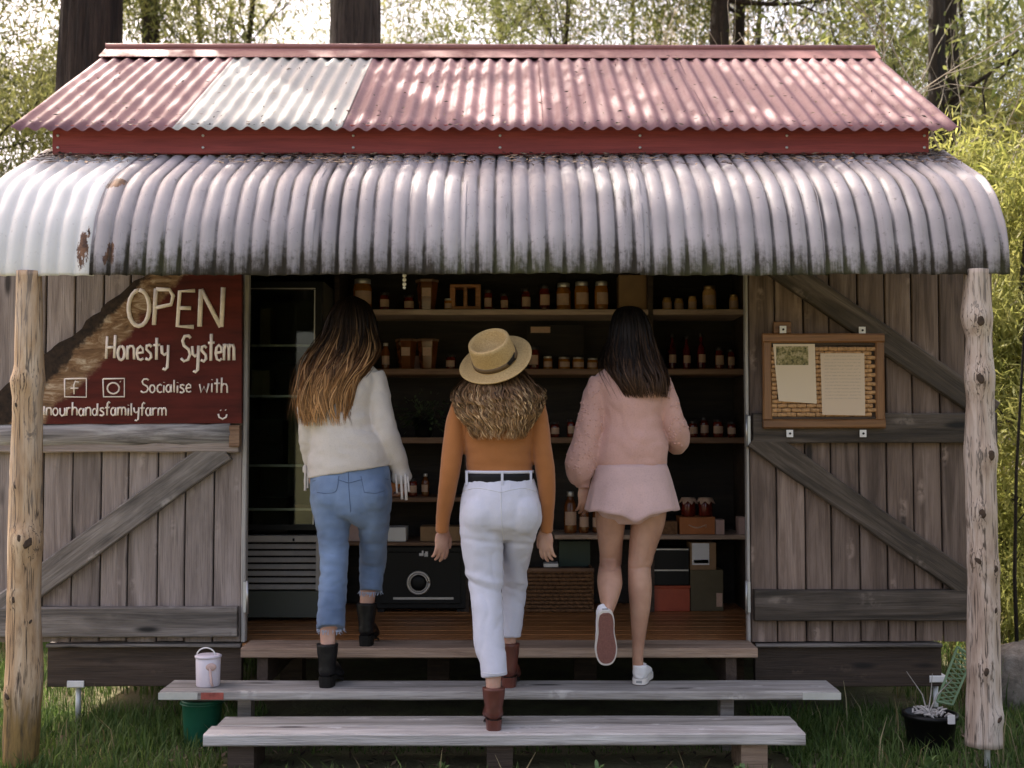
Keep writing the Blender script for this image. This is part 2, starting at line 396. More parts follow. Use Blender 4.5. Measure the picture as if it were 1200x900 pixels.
# --- doors (opened flat against the front wall)
def door(left):
    Y = -.055; mt, mb_ = (M['door'], M['brace']) if left else (M['doorR'], M['braceR'])
    zt_, zb = 2.56, WZ(751, Y)
    if left: xe, xo = WX(285, Y, 600), WX(-14, Y, 600)
    else: xe, xo = WX(878, Y, 600), WX(1167, Y, 600)
    n = 9; d = obj('door', box2((min(xe, xo)+.01, Y+.016, zb+.02), (max(xe, xo)-.01, Y+.026, zt_-.02)), M['inner'], shed)
    wob = [(.0 if i in (0, n) else random.uniform(-.006, .006)) for i in range(n+1)]
    for i in range(n):
        a = xe+(xo-xe)*i/n+wob[i]; b = xe+(xo-xe)*(i+1)/n+wob[i+1]
        plank('board', ((a+b)/2, Y+random.uniform(-.002, .002), zb+random.uniform(-.004, .004)), ((a+b)/2, Y, zt_), abs(b-a)-.008, .024, mt, d, seg=4, wob=.0012)
    sx = 1 if xo > xe else -1
    e1, e2 = xe+sx*.012, xo-sx*.012
    yr = Y-.012-.027
    def rail(py0, py1, mat, name='rail'):
        z0, z1 = WZ(py1, yr), WZ(py0, yr)
        plank(name, (e1, yr, (z0+z1)/2), (e2, yr, (z0+z1)/2), z1-z0, .054, mat, d, seg=6, wob=.003, bev=.006)
    if left:
        rail(711, 746, mb_); rail(518, 530, mt)
        plank('brace', W(262, 524, yr), W(-12, 724, yr), .135, .048, mb_, d, seg=6, wob=.004, bev=.006)
    else:
        rail(691, 727, mb_); rail(484, 519, mb_)
        plank('brace', W(884, 511, yr), W(1150, 697, yr), .125, .048, mb_, d, seg=6, wob=.004, bev=.006)
        plank('brace', W(905, 308, yr), W(1162, 484, yr), .125, .048, mb_, d, seg=6, wob=.004, bev=.006)
    # pale closing edge
    ex = xe-sx*.011
    plank('edge_strip', (ex, Y-.006, zb), (ex, Y-.006, zt_), .022 if left else .014, .05, M['edge'], d, seg=5, wob=.002)
    for py in ((505, 700) if not left else (700,)):
        p = W(879.5 if not left else 285, py, Y-.045)
        h = obj('hinge', box((p.x-sx*.012, Y-.042, p.z), (.024, .008, .15), .002), M['galv'], d)
        obj('pin', tube([(p.x-sx*.02, Y-.046, p.z-.08), (p.x-sx*.02, Y-.046, p.z+.08)], .007, 8), M['steel'], h, True)
    return d
door(True); door(False)

# ================================================================== sign on the left door
SY = -.128
sg = thing('painted_sign', 'dark red hand painted board reading OPEN Honesty System on the open door', 'sign', W(165, 495, SY))
k = NT('sign_paint_on_slab'); co = k.coord(); s3 = k.sep(co)
# object coords: x right, z up from the lower edge; red paint stops along the natural edge
nz = k.noise(k.coord((1, 1, 1)), 6.5, 6, .7)
ed = k.math('ADD', k.math('SUBTRACT', s3[0], k.math('MULTIPLY', s3[2], .93)), k.math('MULTIPLY', k.math('SUBTRACT', nz, .5), .22))
red = k.ramp(k.noise(k.coord((2, 1, 14)), 1.5, 4, .6), [(.3, (.055, .008, .006)), (.7, (.125, .019, .013))])
red = k.mix(k.step(k.noise(k.coord(), 1.6, 3), .52, .72), red, (.035, .012, .008))
bare = k.ramp(k.noise(k.coord((5, 1, 16)), 1.4, 6, .7, 1.2), [(.3, (.05, .024, .012)), (.5, (.24, .14, .075)), (.68, (.56, .45, .33))])
bark = k.ramp(k.noise(k.coord(), 30, 5, .7), [(.3, (.008, .005, .004)), (.7, (.05, .03, .018))])
sc_ = k.step(k.noise(k.coord((1.4, 1, 4)), 4, 5, .65), .66, .70)
red = k.mix(k.math('MULTIPLY', sc_, k.step(s3[0], -.12, -.36)), red, (.30, .16, .10))
colr = k.mix(k.step(ed, -.665, -.625), bark, bare); colr = k.mix(k.step(ed, -.50, -.45), colr, red)
k.bump(k.noise(k.coord((3, 1, 20)), 2, 5), .3, .003)
M['sign'] = k.fin(colr, .65, Specular_IOR_Level=.2)
pts = [W(283, 496, SY), W(283, 321, SY)]
n = 22
for i in range(n+1):
    t = i/n; px = 172-178*t; py = 318+148*t
    q = W(px+4*math.sin(t*19)+3*math.sin(t*41+1), py+3*math.sin(t*23+2), SY); pts.append(q)
pts.append(W(-8, 497, SY))
v = []; f = []; m = len(pts)
for p in pts: v.append((p.x, SY, p.z))
for p in pts: v.append((p.x+.0, SY+.03, p.z))
f.append(tuple(range(m))); f.append(tuple(range(2*m-1, m-1, -1)))
for i in range(m): f.append((i, m+i, m+(i+1) % m, (i+1) % m))
obj('panel', (v, f), M['sign'], sg)
# weathered half-round rail that carries it
k = NT('silvered_slab_rail'); a_ = k.noise(k.coord((1.5, 8, 22)), 1.3, 6, .7, .8)
M['silver'] = k.fin(k.ramp(a_, [(.28, (.03, .025, .022)), (.45, (.22, .20, .20)), (.7, (.52, .50, .50))]), .6)
k.bump(a_, .5, .006)
p0 = W(-10, 510, -.125); p1 = W(270, 508, -.125)
tb = tube([(p0.x+(p1.x-p0.x)*i/10, -.110, p0.z+(p1.z-p0.z)*i/10+.004*math.sin(i*2)) for i in range(11)], [.055+.004*math.sin(i*3.3) for i in range(11)], 12, flat=.5)
obj('slab_rail', tb, M['silver'], sg, True)
p = W(276, 511, -.11); obj('end_block', box((p.x, -.113, p.z), (.05, .05, .105), .004), M['shelf'], sg)

# hand lettering: single strokes
def arc(cx, cy, rx, ry, a0, a1, n=10): return [(cx+rx*math.cos(R_(a0+(a1-a0)*i/n)), cy+ry*math.sin(R_(a0+(a1-a0)*i/n))) for i in range(n+1)]
G = {
 'O': (.62, [arc(.28, .5, .27, .5, 90, 450, 18)]),
 'P': (.62, [[(.06, 0), (.10, 1)], [(.10, .98), (.45, .97), (.55, .8), (.5, .56), (.09, .47)]]),
 'E': (.60, [[(.5, 1), (.10, .98), (.05, .02), (.48, .0)], [(.08, .52), (.40, .52)]]),
 'N': (.70, [[(.03, -.02), (.06, 1)], [(.06, 1), (.58, -.03)], [(.60, -.03), (.64, 1.05)]]),
 'H': (.60, [[(.06, 0), (.10, 1.0)], [(.46, .02), (.50, 1.06)], [(.08, .5), (.49, .52)]]),
 'S': (.55, [[(.50, .92), (.40, 1.02), (.18, 1.0), (.08, .82), (.16, .62), (.40, .48), (.48, .28), (.38, .06), (.16, .0), (.0, .12)]]),
 'o': (.46, [arc(.20, .3, .17, .3, 90, 450, 12)]),
 'n': (.46, [[(.05, 0), (.06, .62)], [(.06, .45), (.16, .6), (.30, .6), (.37, .48), (.38, 0)]]),
 'e': (.44, [[(.06, .30), (.36, .34), (.34, .52), (.22, .62), (.09, .5), (.05, .28), (.12, .05), (.25, 0), (.38, .08)]]),
 's': (.40, [[(.34, .54), (.24, .62), (.10, .58), (.08, .44), (.30, .26), (.32, .1), (.20, 0), (.04, .06)]]),
 't': (.38, [[(.19, 1.0), (.18, .0)], [(.02, .66), (.36, .68)]]),
 'y': (.46, [[(.05, .62), (.08, .3), (.18, .22), (.34, .3)], [(.38, .64), (.36, .0), (.34, -.32), (.22, -.42), (.12, -.36)]]),
 'm': (.66, [[(.05, 0), (.06, .62)], [(.06, .45), (.15, .6), (.25, .6), (.31, .46), (.31, 0)], [(.31, .45), (.40, .6), (.50, .6), (.57, .46), (.58, 0)]]),
 'c': (.40, [[(.36, .52), (.24, .62), (.10, .52), (.05, .3), (.11, .08), (.24, 0), (.37, .08)]]),
 'i': (.20, [[(.09, 0), (.10, .58)], [(.10, .80), (.105, .84)]]),
 'I': (.20, [[(.09, 0), (.10, .70)]]),
 'a': (.46, [arc(.19, .29, .15, .29, 60, 400, 10), [(.36, .6), (.36, .08), (.40, 0)]]),
 'l': (.22, [[(.09, 1.0), (.10, .0)]]),
 'w': (.64, [[(.04, .62), (.13, .0), (.29, .45), (.43, .0), (.56, .66)]]),
 'h': (.46, [[(.05, 0), (.07, 1.0)], [(.07, .42), (.17, .6), (.30, .58), (.37, .44), (.38, 0)]]),
 'u': (.46, [[(.05, .6), (.06, .15), (.17, 0), (.32, .08), (.36, .2)], [(.37, .62), (.38, 0)]]),
 'r': (.36, [[(.05, 0), (.06, .62)], [(.06, .42), (.16, .58), (.30, .58)]]),
 'd': (.48, [arc(.19, .29, .15, .28, 60, 400, 10), [(.37, 1.0), (.37, 0)]]),
 'f': (.36, [[(.34, .92), (.24, 1.02), (.16, .9), (.14, 0)], [(.02, .58), (.32, .6)]]),
 ' ': (.34, []),
}
M['letter'] = plain('cream_sign_paint', (.84, .74, .67), .6, var=.12, sc=30)
def write(txt, px0, px1, pyb, pyt, th, slope=0.0):
    """one line of brush lettering between px0 and px1, base line pyb, capital height to pyt"""
    Y = SY-.003; a = W(px0, pyb, Y); b = W(px1, pyb, Y); H = W(px0, pyt, Y).z-a.z
    tot = sum(G[c][0] for c in txt); sx = (b.x-a.x)/tot; x = 0; mb = MB()
    for ch in txt:
        wd, st = G[ch]; j = random.uniform(-.03, .03); jh = random.uniform(.95, 1.06)
        for s_ in st:
            pp = [(a.x+(x+q[0])*sx, Y, a.z+(q[1]*jh+j)*H+slope*(x/tot)) for q in s_]
            mb.add(tube(pp, [th*random.uniform(.88, 1.1) for _ in pp], 6, flat=.25))
        x += wd
    return obj('lettering', mb, M['letter'], sg, True)
write('OPEN', 150, 264, 382, 341, .0115)
write('Honesty', 123, 199, 421, 394, .0075); write('System', 212, 276, 423, 393, .0075)
write('Socialise', 165, 225, 460, 445, .0046); write('with', 233, 268, 460, 443, .0046)
write('Inourhandsfamilyfarm', 50, 196, 487, 472, .0045)
def icon(parts, th):
    mb = MB()
    for s_ in parts: mb.add(tube([Vector((p.x, SY-.003, p.z)) for p in (W(a, b, SY) for a, b in s_)], th, 6, flat=.25))
    return obj('emblem', mb, M['letter'], sg, True)
icon([[(76, 444), (101.5, 443.5), (101.5, 465.5), (76, 465), (76, 444)], [(93, 448), (88.5, 447), (87, 451), (87, 462)], [(83, 455), (92, 455)]], .0042)
icon([[(121, 444), (146, 443.5), (146, 465), (121.5, 465), (121, 444)], [(133+7*math.cos(t*.5), 455+6.5*math.sin(t*.5)) for t in range(14)], [(141, 447), (141.6, 447.6)]], .0042)
icon([[(258.5, 480.5), (259, 481.2)], [(264.5, 480), (265, 480.7)], [(256, 485), (257, 489), (261, 491), (265, 489), (266, 485.5)]], .0046)

# ================================================================== notice board on the right door
NY = -.142
A = W(893, 391, NY); B = W(1037, 502, NY)
nb = thing('notice_board', 'wooden framed notice board backed with wine corks on the open door', 'notice board', ((A.x+B.x)/2, NY, B.z))
M['frame'] = wood('oiled_frame_timber', (.09, .035, .012), (.22, .098, .034), (.33, .165, .062), rough=.45, knots=False, bump=.2)
fw = .045
zc = (A.z+B.z)/2
for p0, p1 in (((A.x, NY, A.z-fw/2), (B.x, NY, A.z-fw/2)), ((A.x, NY, B.z+fw/2), (B.x, NY, B.z+fw/2)),
               ((A.x+fw/2, NY+.001, B.z+fw), (A.x+fw/2, NY+.001, A.z-fw)), ((B.x-fw/2, NY+.001, B.z+fw), (B.x-fw/2, NY+.001, A.z-fw))):
    plank('frame_rail', p0, p1, fw, .03, M['frame'], nb, bev=.008)
ins = .012
for p0, p1 in (((A.x+fw, NY+.006, A.z-fw-ins/2), (B.x-fw, NY+.006, A.z-fw-ins/2)), ((A.x+fw, NY+.006, B.z+fw+ins/2), (B.x-fw, NY+.006, B.z+fw+ins/2))):
    plank('inner_bead', p0, p1, ins, .016, M['bearer'], nb, bev=.002)
obj('backing', box2((A.x+.02, NY+.012, B.z+.02), (B.x-.02, NY+.018, A.z-.02)), M['bearer'], nb)
M['cork'] = plain('cork', (.50, .285, .13), .85, var=.4, sc=60, bump=.4)
x0, x1, z0, z1 = A.x+fw+.002, B.x-fw-.002, B.z+fw+ins, A.z-fw-ins
row = .0215; cl = .044; nr = int((z1-z0)/row)
cork_me = None
cv = tube([(-cl/2, 0, 0), (-cl/2+.002, 0, 0), (cl/2-.002, 0, 0), (cl/2, 0, 0)], [.0088, .0102, .0102, .0088], 8)
cork_me = bpy.data.meshes.new('cork'); cork_me.from_pydata([tuple(p) for p in cv[0]], [], cv[1]); cork_me.materials.append(M['cork'])
for r in range(nr):
    x = x0+(cl/2 if r % 2 else .002); z = z0+row*(r+.5)
    while x < x1+.004:
        inside = (W(914, 400, NY).x < x < W(952, 400, NY).x and W(0, 468, NY).z < z < W(0, 402, NY).z) or (W(966, 400, NY).x < x < W(1008, 400, NY).x and W(0, 484, NY).z < z < W(0, 416, NY).z)
        if not inside:
            o = link('cork', cork_me, nb, (x, NY+.003, z)); o.rotation_euler = (random.uniform(0, 6), random.uniform(-.06, .06), random.uniform(-.05, .05))
        x += cl+random.uniform(.001, .004)
M['tab'] = plain('white_tab', (.82, .8, .78), .5, var=.05)
for px, py in ((918, 386), (1011, 387), (926, 508), (1012, 508)):
    p = W(px, py, NY-.005); t_ = obj('hanger_tab', box((p.x, NY+.004, p.z), (.032, .006, .036), .001), M['tab'], nb)
    obj('screw', ([(p.x+a*.7, NY-.002-c, p.z+b*.7) for a, b, c in lathe([(.008, 0), (.008, .003)], 8)[0]], lathe([(.008, 0), (.008, .003)], 8)[1]), M['black'], t_)
p = W(917, 384, NY+.02); obj('mount_block', box((p.x, NY+.035, p.z), (.085, .03, .06), .004), M['frame'], nb)
def paper(name, label, corners, mat, curl):
    n = 8; V = []; F = []
    c = [W(a, b, NY-.012) for a, b in corners]   # tl, tr, br, bl
    for j in range(n+1):
        for i in range(n+1):
            u, t = i/n, j/n; q = c[0].lerp(c[1], u).lerp(c[3].lerp(c[2], u), t)
            V.append((q.x, NY-.010-curl*(t**2)*(1-u*.6), q.z))
    m2 = (n+1)**2; V += [(a, b+.0012, d) for a, b, d in V]
    for j in range(n):
        for i in range(n):
            q = j*(n+1)+i; F.append((q, q+n+1, q+n+2, q+1)); F.append((m2+q, m2+q+1, m2+q+n+2, m2+q+n+1))
    o = obj(name, (V, F), mat, None, True); return tag(o, label, 'paper')
k = NT('printed_sheet'); g3 = k.sep(k.coord(kind='Generated'))
lines = k.math('GREATER_THAN', k.math('SINE', k.math('MULTIPLY', g3[2], 120.0)), .35)
tx = k.math('GREATER_THAN', k.noise(k.coord((1, 1, 1)), 240, 2), .47)
mask = k.math('MULTIPLY', k.math('MULTIPLY', lines, tx), k.math('MULTIPLY', k.step(g3[2], .25, .27), k.step(k.math('ABSOLUTE', k.math('SUBTRACT', g3[0], .5)), .42, .40)))
M['sheet'] = k.fin(k.mix(k.math('MULTIPLY', mask, .32), (.66, .51, .37), (.25, .2, .16)), .7)
k = NT('photo_flyer'); g3 = k.sep(k.coord(kind='Generated'))
ph = k.ramp(k.noise(k.coord(), 55, 4, .65), [(.35, (.05, .05, .015)), (.5, (.24, .2, .07)), (.62, (.45, .36, .2))])
inph = k.math('MULTIPLY', k.math('GREATER_THAN', g3[2], .645), k.math('MULTIPLY', k.math('LESS_THAN', g3[2], .96), k.math('MULTIPLY', k.math('GREATER_THAN', g3[0], .07), k.math('LESS_THAN', g3[0], .82))))
M['flyer'] = k.fin(k.mix(inph, (.70, .56, .40), ph), .7)
paper('printed_notice', 'plain printed notice sheet pinned at the right of the cork board', [(961.5, 414), (1013, 414), (1014, 487), (963.5, 486)], M['sheet'], .004)
paper('photo_flyer', 'cream flyer with a green photo pinned at the left of the cork board', [(906, 403), (955, 403), (957, 473), (912, 470)], M['flyer'], .012)

# ================================================================== posts
def log_mat(name, cols, zmax=.5, rot=None):
    k = NT(name); a = k.noise(k.coord((7, 7, 1.0)), 2.0, 6, .65, .8); b = k.noise(k.coord((20, 20, 2.2)), 2.5, 5, .7)
    c = k.ramp(a, [(.28, cols[0]), (.48, cols[1]), (.7, cols[2])])
    bk = k.step(k.noise(k.coord((9, 9, 1.6)), 1.5, 5, .7, .5), .60, .64)
    c = k.mix(k.math('MULTIPLY', bk, .85), c, (.10, .062, .04))
    c = k.mix(k.math('MULTIPLY', k.step(b, .54, .70), .75), c, (.11, .068, .042))
    ck = k.noise(k.coord((26, 26, .55)), 1.6, 3, .5); c = k.mix(k.math('MULTIPLY', k.step(k.math('ABSOLUTE', k.math('SUBTRACT', ck, .5)), .022, .006), .85), c, (.035, .02, .012))
    gr = k.step(k.noise(k.coord((3, 3, .8)), 2.2, 4, .6), .45, .7); c = k.mix(k.math('MULTIPLY', gr, .35), c, (.62, .57, .52))
    if rot:
        z = k.sep(k.coord())[2]; lo = k.step(k.math('ADD', z, k.math('MULTIPLY', a, .35)), rot+.25, rot)
        c = k.mix(lo, c, k.ramp(b, [(.3, (.03, .02, .01)), (.6, (.28, .17, .05))]))
    k.bump(k.math('ADD', a, b), .5, .008); return k.fin(c, .7)
M['logL'] = log_mat('debarked_log_warm', [(.20, .115, .06), (.46, .30, .17), (.64, .50, .36)], rot=.34)
M['logR'] = log_mat('debarked_log_grey', [(.20, .135, .10), (.44, .34, .27), (.62, .54, .48)])
M['knot'] = plain('knot_core', (.05, .03, .018), .8, var=.5, sc=40)
def log_post(label, rings, mat, knots, seed, base=None):
    """rings: (px left, px right, py) at depth Y"""
    Y = -.82; pts = []
    for l, r, py in rings:
        a, b = W(l, py, Y), W(r, py, Y); pts.append(((a.x+b.x)/2, a.z, (b.x-a.x)/2))
    pts.sort(key=lambda q: q[1])
    root = thing('awning_post', label, 'post', (pts[0][0], Y, max(0, pts[0][1])), 'log posts under the awning')
    zs = np.linspace(pts[0][1], pts[-1][1], 90); V = []; F = []; n = 28
    kn = [(W(a, b, Y), s) for a, b, s in knots]
    for z in zs:
        cx = np.interp(z, [q[1] for q in pts], [q[0] for q in pts]); r = np.interp(z, [q[1] for q in pts], [q[2] for q in pts])
        for i in range(n):
            t = 2*math.pi*i/n; d = Vector((math.cos(t), math.sin(t), 0))
            rr = r*(1+.07*noise.noise((d.x*1.2+seed, d.y*1.2, z*1.7))+.05*noise.noise((d.x*3, d.y*3+seed, z*7)))
            p = Vector((cx, Y, z))+d*rr
            for kp, s in kn:
                q = Vector((kp.x, Y-r*.75, kp.z)); dd = (p-q).length
                p += d*.016*s*math.exp(-(dd/(.045*s))**2)
            V.append(p)
    for j in range(len(zs)-1):
        for i in range(n): F.append((j*n+i, j*n+(i+1) % n, (j+1)*n+(i+1) % n, (j+1)*n+i))
    F.append(tuple(range(n-1, -1, -1))); F.append(tuple((len(zs)-1)*n+i for i in range(n)))
    lg = obj('log', (V, F), mat, root, True)
    bv = BVHTree.FromPolygons([tuple(p) for p in V], F)
    for kp, s in kn:
        h = bv.ray_cast(Vector((kp.x, Y-1, kp.z)), Vector((0, 1, 0)))
        if h[0] is None: continue
        lv = lathe([(.017*s, -.006), (.0165*s, .002), (.012*s, .005), (.004*s, .0045)], 14); lv = ([(a*(1+.35*noise.noise((a*90, b*90, kp.z*9))), b*(1+.3*noise.noise((b*80, kp.x*9, a*70))), c) for a, b, c in lv[0]], lv[1])
        q = Vector((0, 0, 1)).rotation_difference(Vector((h[1].x, h[1].y, h[1].z*.3)).normalized())
        obj('knot', ([q @ Vector((a*.75, b*1.25, c))+h[0]-h[1]*.004 for a, b, c in lv[0]], lv[1]), M['knot'], root, True)
    return root
log_post('warm debarked log post in front of the painted sign', [(20, 48, 318), (17, 50, 430), (12, 51, 447), (16, 48, 470), (13, 48, 560), (11, 49, 630), (10, 47, 700), (7, 49, 790), (5, 46, 830), (3, 44, 898)], M['logL'],
         [(32, 629, .8), (42, 634, 1.3), (24, 700, .7), (16, 812, .8), (26, 475, .6), (42, 726, .5), (25, 570, .5)], 1)
lp = log_post('pale knotty log post with peeling bark beside the notice board', [(1130, 1158, 316), (1127, 1161, 370), (1133, 1160, 395), (1131, 1165, 440), (1133, 1164, 470), (1130, 1166, 530), (1134, 1168, 600), (1135, 1170, 700), (1133, 1172, 800), (1131, 1175, 873)], M['logR'],
         [(1142, 377, 1.2), (1141, 444, 1.2), (1153, 533, 1.1), (1144, 600, 1.1), (1139, 655, .9), (1160, 713, .7), (1148, 783, .9), (1164, 838, .9), (1160, 665, .8)], 5)
p = W(1154, 873, -.82)
obj('post_shoe', MB().add(box2((p.x-.045, -.87, p.z-.006), (p.x+.045, -.77, p.z-.001))).add(tube([(p.x+.01, -.82, -.04), (p.x+.01, -.82, p.z-.004)], .013, 8)), M['galv'], lp)

# ================================================================== steps
s2F, s2B = -.64, -.40; z2 = WZ(810, s2F)
st = thing('wooden_step', 'long grey plank step just below the shop deck with metal end caps', 'step', (-.05, -.52, 0))
xa, xb = WX(187, s2F, 810), WX(984, s2F, 806)
plank('tread', (xa, (s2F+s2B)/2, z2-.02), (xb, (s2F+s2B)/2, z2-.02), s2B-s2F, .04, M['step'], st, (0, 0, 1), seg=8, wob=.004, bev=.007)
for px in (289, 850): 
    x = WX(px, -.5, 840); obj('leg', box2((x-.03, -.55, -.02), (x+.03, -.47, z2-.041), .004), M['brace'], st)
for x0, x1 in ((xb-.165, xb+.004), (xa-.004, xa+.17)):
    e = obj('end_cap', box2((x0, s2F-.006, z2-.036), (x1, s2F-.0005, z2-.006)), M['galv'], st)
x_ = xa+.235; obj('red_mark', box2((x_-.05, s2F-.004, z2-.036), (x_+.05, s2F-.001, z2-.006)), plain('worn_red_paint', (.30, .07, .05), .7, var=.4, sc=30), st)
p = W(982, 808, s2F); 
s3F, s3B = -.97, -.64; z3 = WZ(861, s3F)
st = thing('wooden_step', 'lowest step of two pale paint worn planks lying over the grass', 'step', (-.05, -.8, 0))
plank('tread', (WX(262, -.7, 845), -.735, z3-.02), (WX(927, -.7, 840), -.735, z3-.02+.004), .16, .045, M['step'], st, (0, 0, 1), seg=8, wob=.004, bev=.006)
plank('tread', (WX(238, s3F, 866), -.895, z3-.024), (WX(944, s3F, 860), -.895, z3-.02), .15, .05, M['stepw'], st, (0, 0, 1), seg=8, wob=.004, bev=.006)
for px, m_ in ((586, M['bearer']), (877, M['deck']), (290, M['bearer'])):
    x = WX(px, -.8, 880); obj('block', box2((x-.055, -.93, -.06), (x+.055, -.70, z3-.047), .004), m_, st)
# ================================================================== people
def cat(P, sub=4):
    """Catmull-Rom through rows of numbers"""
    P = np.array(P, float); out = []
    for i in range(len(P)-1):
        p0 = P[max(i-1, 0)]; p1 = P[i]; p2 = P[i+1]; p3 = P[min(i+2, len(P)-1)]
        for j in range(sub):
            t = j/sub; out.append(.5*((2*p1)+(-p0+p2)*t+(2*p0-5*p1+4*p2-p3)*t*t+(-p0+3*p1-3*p2+p3)*t**3))
    out.append(P[-1]); return np.array(out)
def loft(rings, n=20, sub=4):
    """rings (x,y,z,rx,ry): tube of elliptic sections, rx across (towards x), ry the other way"""
    Q = cat(rings, sub); Q[:, 3:] = np.maximum(Q[:, 3:], .002); m = len(Q); v = []; f = []
    for i in range(m):
        t = Vector(Q[min(i+1, m-1), :3]-Q[max(i-1, 0), :3]); t = t.normalized() if t.length > 1e-7 else Vector((0, 0, 1))
        a = Vector((1, 0, 0)); 
        if abs(t.x) > .93: a = Vector((0, 1, 0))
        a = (a-t*a.dot(t)).normalized(); b = t.cross(a)
        for k in range(n):
            an = 2*math.pi*k/n; v.append(Vector(Q[i, :3])+a*math.cos(an)*Q[i, 3]+b*math.sin(an)*Q[i, 4])
    for i in range(m-1):
        for k in range(n):
            k2 = (k+1) % n; f.append((i*n+k, i*n+k2, (i+1)*n+k2, (i+1)*n+k))
    f.append(tuple(range(n-1, -1, -1))); f.append(tuple((m-1)*n+k for k in range(n)))
    return v, f
def ell(c, r, rot=None):
    v, f = lathe([(math.sin(math.pi*max(i, .12)/10 if i < 10 else math.pi*.988), -math.cos(math.pi*max(i, .12)/10 if i < 10 else math.pi*.988)) for i in range(11)], 16)
    q = rot or Matrix.Identity(3)
    return [Vector(c)+q @ Vector((p[0]*r[0], p[1]*r[1], p[2]*r[2])) for p in v], f
def union(shapes, voxel, smooth=4, fac=.5):
    mb = MB()
    for s in shapes: mb.add(s)
    me = bpy.data.meshes.new('tmp'); me.from_pydata(mb.v, [], mb.f); me.update()
    o = bpy.data.objects.new('tmp', me); COL.objects.link(o)
    r = o.modifiers.new('r', 'REMESH'); r.mode = 'VOXEL'; r.voxel_size = voxel
    if smooth:
        s = o.modifiers.new('s', 'SMOOTH'); s.factor = fac; s.iterations = smooth
    dg = bpy.context.evaluated_depsgraph_get(); dg.update(); ev = o.evaluated_get(dg)
    m2 = bpy.data.meshes.new_from_object(ev); bpy.data.objects.remove(o); bpy.data.meshes.remove(me)
    return m2
def finish(name, me, mat, parent, disp=None):
    """shift into the thing's space, optionally push along the normals by disp(co, no)"""
    n = len(me.vertices); co = np.zeros(n*3, np.float32); me.vertices.foreach_get('co', co); co = co.reshape(-1, 3)
    if disp is not None:
        no = np.zeros(n*3, np.float32); me.vertex_normals.foreach_get('vector', no); no = no.reshape(-1, 3)
        d = np.array([disp(Vector(c), Vector(q)) for c, q in zip(co, no)], np.float32); co = co+no*d[:, None]
    o0 = rootloc(parent); wco = co.copy()
    co = co-np.array(o0, np.float32); me.vertices.foreach_set('co', co.ravel()); me.update()
    me.polygons.foreach_set('use_smooth', np.ones(len(me.polygons), bool)); me.materials.clear(); me.materials.append(mat); me.name = name
    o = bpy.data.objects.new(name, me); COL.objects.link(o); o.parent = parent
    return o, BVHTree.FromPolygons([tuple(c) for c in wco], [tuple(p.vertices) for p in me.polygons])
def Rg(l, r, py, Y, ry=None, k=1.0):
    a, b = W(l, py, Y), W(r, py, Y); rx = (b.x-a.x)/2
    return [(a.x+b.x)/2, Y, a.z, rx*k, (rx if ry is None else ry)*k]
def shrink(rings, d): return [[x, y, z, max(a-d, .01), max(b-d, .01)] for x, y, z, a, b in rings]
def patch(bvh, name, poly, mat, parent, off=.003, n=8):
    """a stitched-on piece: the quad poly (4 px corners tl,tr,br,bl) laid onto the cloth from behind"""
    V = []; F = []
    for j in range(n+1):
        for i in range(n+1):
            u, t = i/n, j/n; a = Vector(poly[0]).lerp(Vector(poly[1]), u); b = Vector(poly[3]).lerp(Vector(poly[2]), u); q = a.lerp(b, t)
            p = W(q.x, q.y, -1.4); h = bvh.ray_cast(p, (p-CAM).normalized())
            if h[0] is None: return None
            edge = .3 if i in (0, n) or j in (0, n) else 1.0
            V.append(h[0]+h[1]*(off*edge))
    for j in range(n):
        for i in range(n): q = j*(n+1)+i; F.append((q, q+n+1, q+n+2, q+1))
    return obj(name, (V, F), mat, parent, True)
def seam(bvh, name, pts, r, mat, parent):
    P = cat([(a, b) for a, b in pts], 6); path = []
    for a, b in P:
        p = W(a, b, -1.4); h = bvh.ray_cast(p, (p-CAM).normalized())
        if h[0] is not None: path.append(h[0]+h[1]*r*.2)
    if len(path) > 2: return obj(name, tube(path, r, 6), mat, parent, True)

def hand(wrist, d, s, n, curl=.35, size=1.0, spread=1.0):
    """wrist point, d towards the fingertips, s towards the thumb, n out of the back of the hand"""
    d = Vector(d).normalized(); s = Vector(s); s = (s-d*s.dot(d)).normalized(); n = Vector(n); n = (n-d*n.dot(d)-s*n.dot(s)).normalized()
    wrist = Vector(wrist); z = size; out = []
    M3 = Matrix((s, n, d)).transposed()
    out.append(ell(wrist+d*.048*z+s*.002, (.038*z, .016*z, .052*z), M3))
    out.append(ell(wrist+d*.022*z+s*.018*z-n*.006, (.018*z, .015*z, .034*z), M3))
    for i, (off, L, r) in enumerate(((.027, .074, .0092), (.009, .082, .0096), (-.010, .077, .0092), (-.028, .061, .0083))):
        p = wrist+d*(.084-.004*abs(i-1))*z+s*off*z; dr = (d+s*(off*1.6*spread)).normalized(); path = [p-dr*.025*z]; a = curl*.5
        path.append(p); seg = L*z/3
        for k in range(3):
            a += curl*(.5+.25*k)*(1+.12*i); q = (dr*math.cos(a)-n*math.sin(a)); p = p+q*seg*(1.1-.12*k); path.append(p)
        out.append(tube(path, [r*z*1.05, r*z*1.02, r*z*.98, r*z*.88, r*z*.62], 10))
    p = wrist+d*.020*z+s*.030*z; td = (d*.80+s*.52-n*.28).normalized(); p2 = p+td*.034*z; td2 = (d*.95+s*.18-n*.30).normalized(); p3 = p2+td2*.030*z; p4 = p3+(td2+d*.2-n*.15).normalized()*.022*z
    out.append(tube([p-td*.02*z, p, p2, p3, p4], [.0135*z, .013*z, .0112*z, .0103*z, .007*z], 10))
    return out
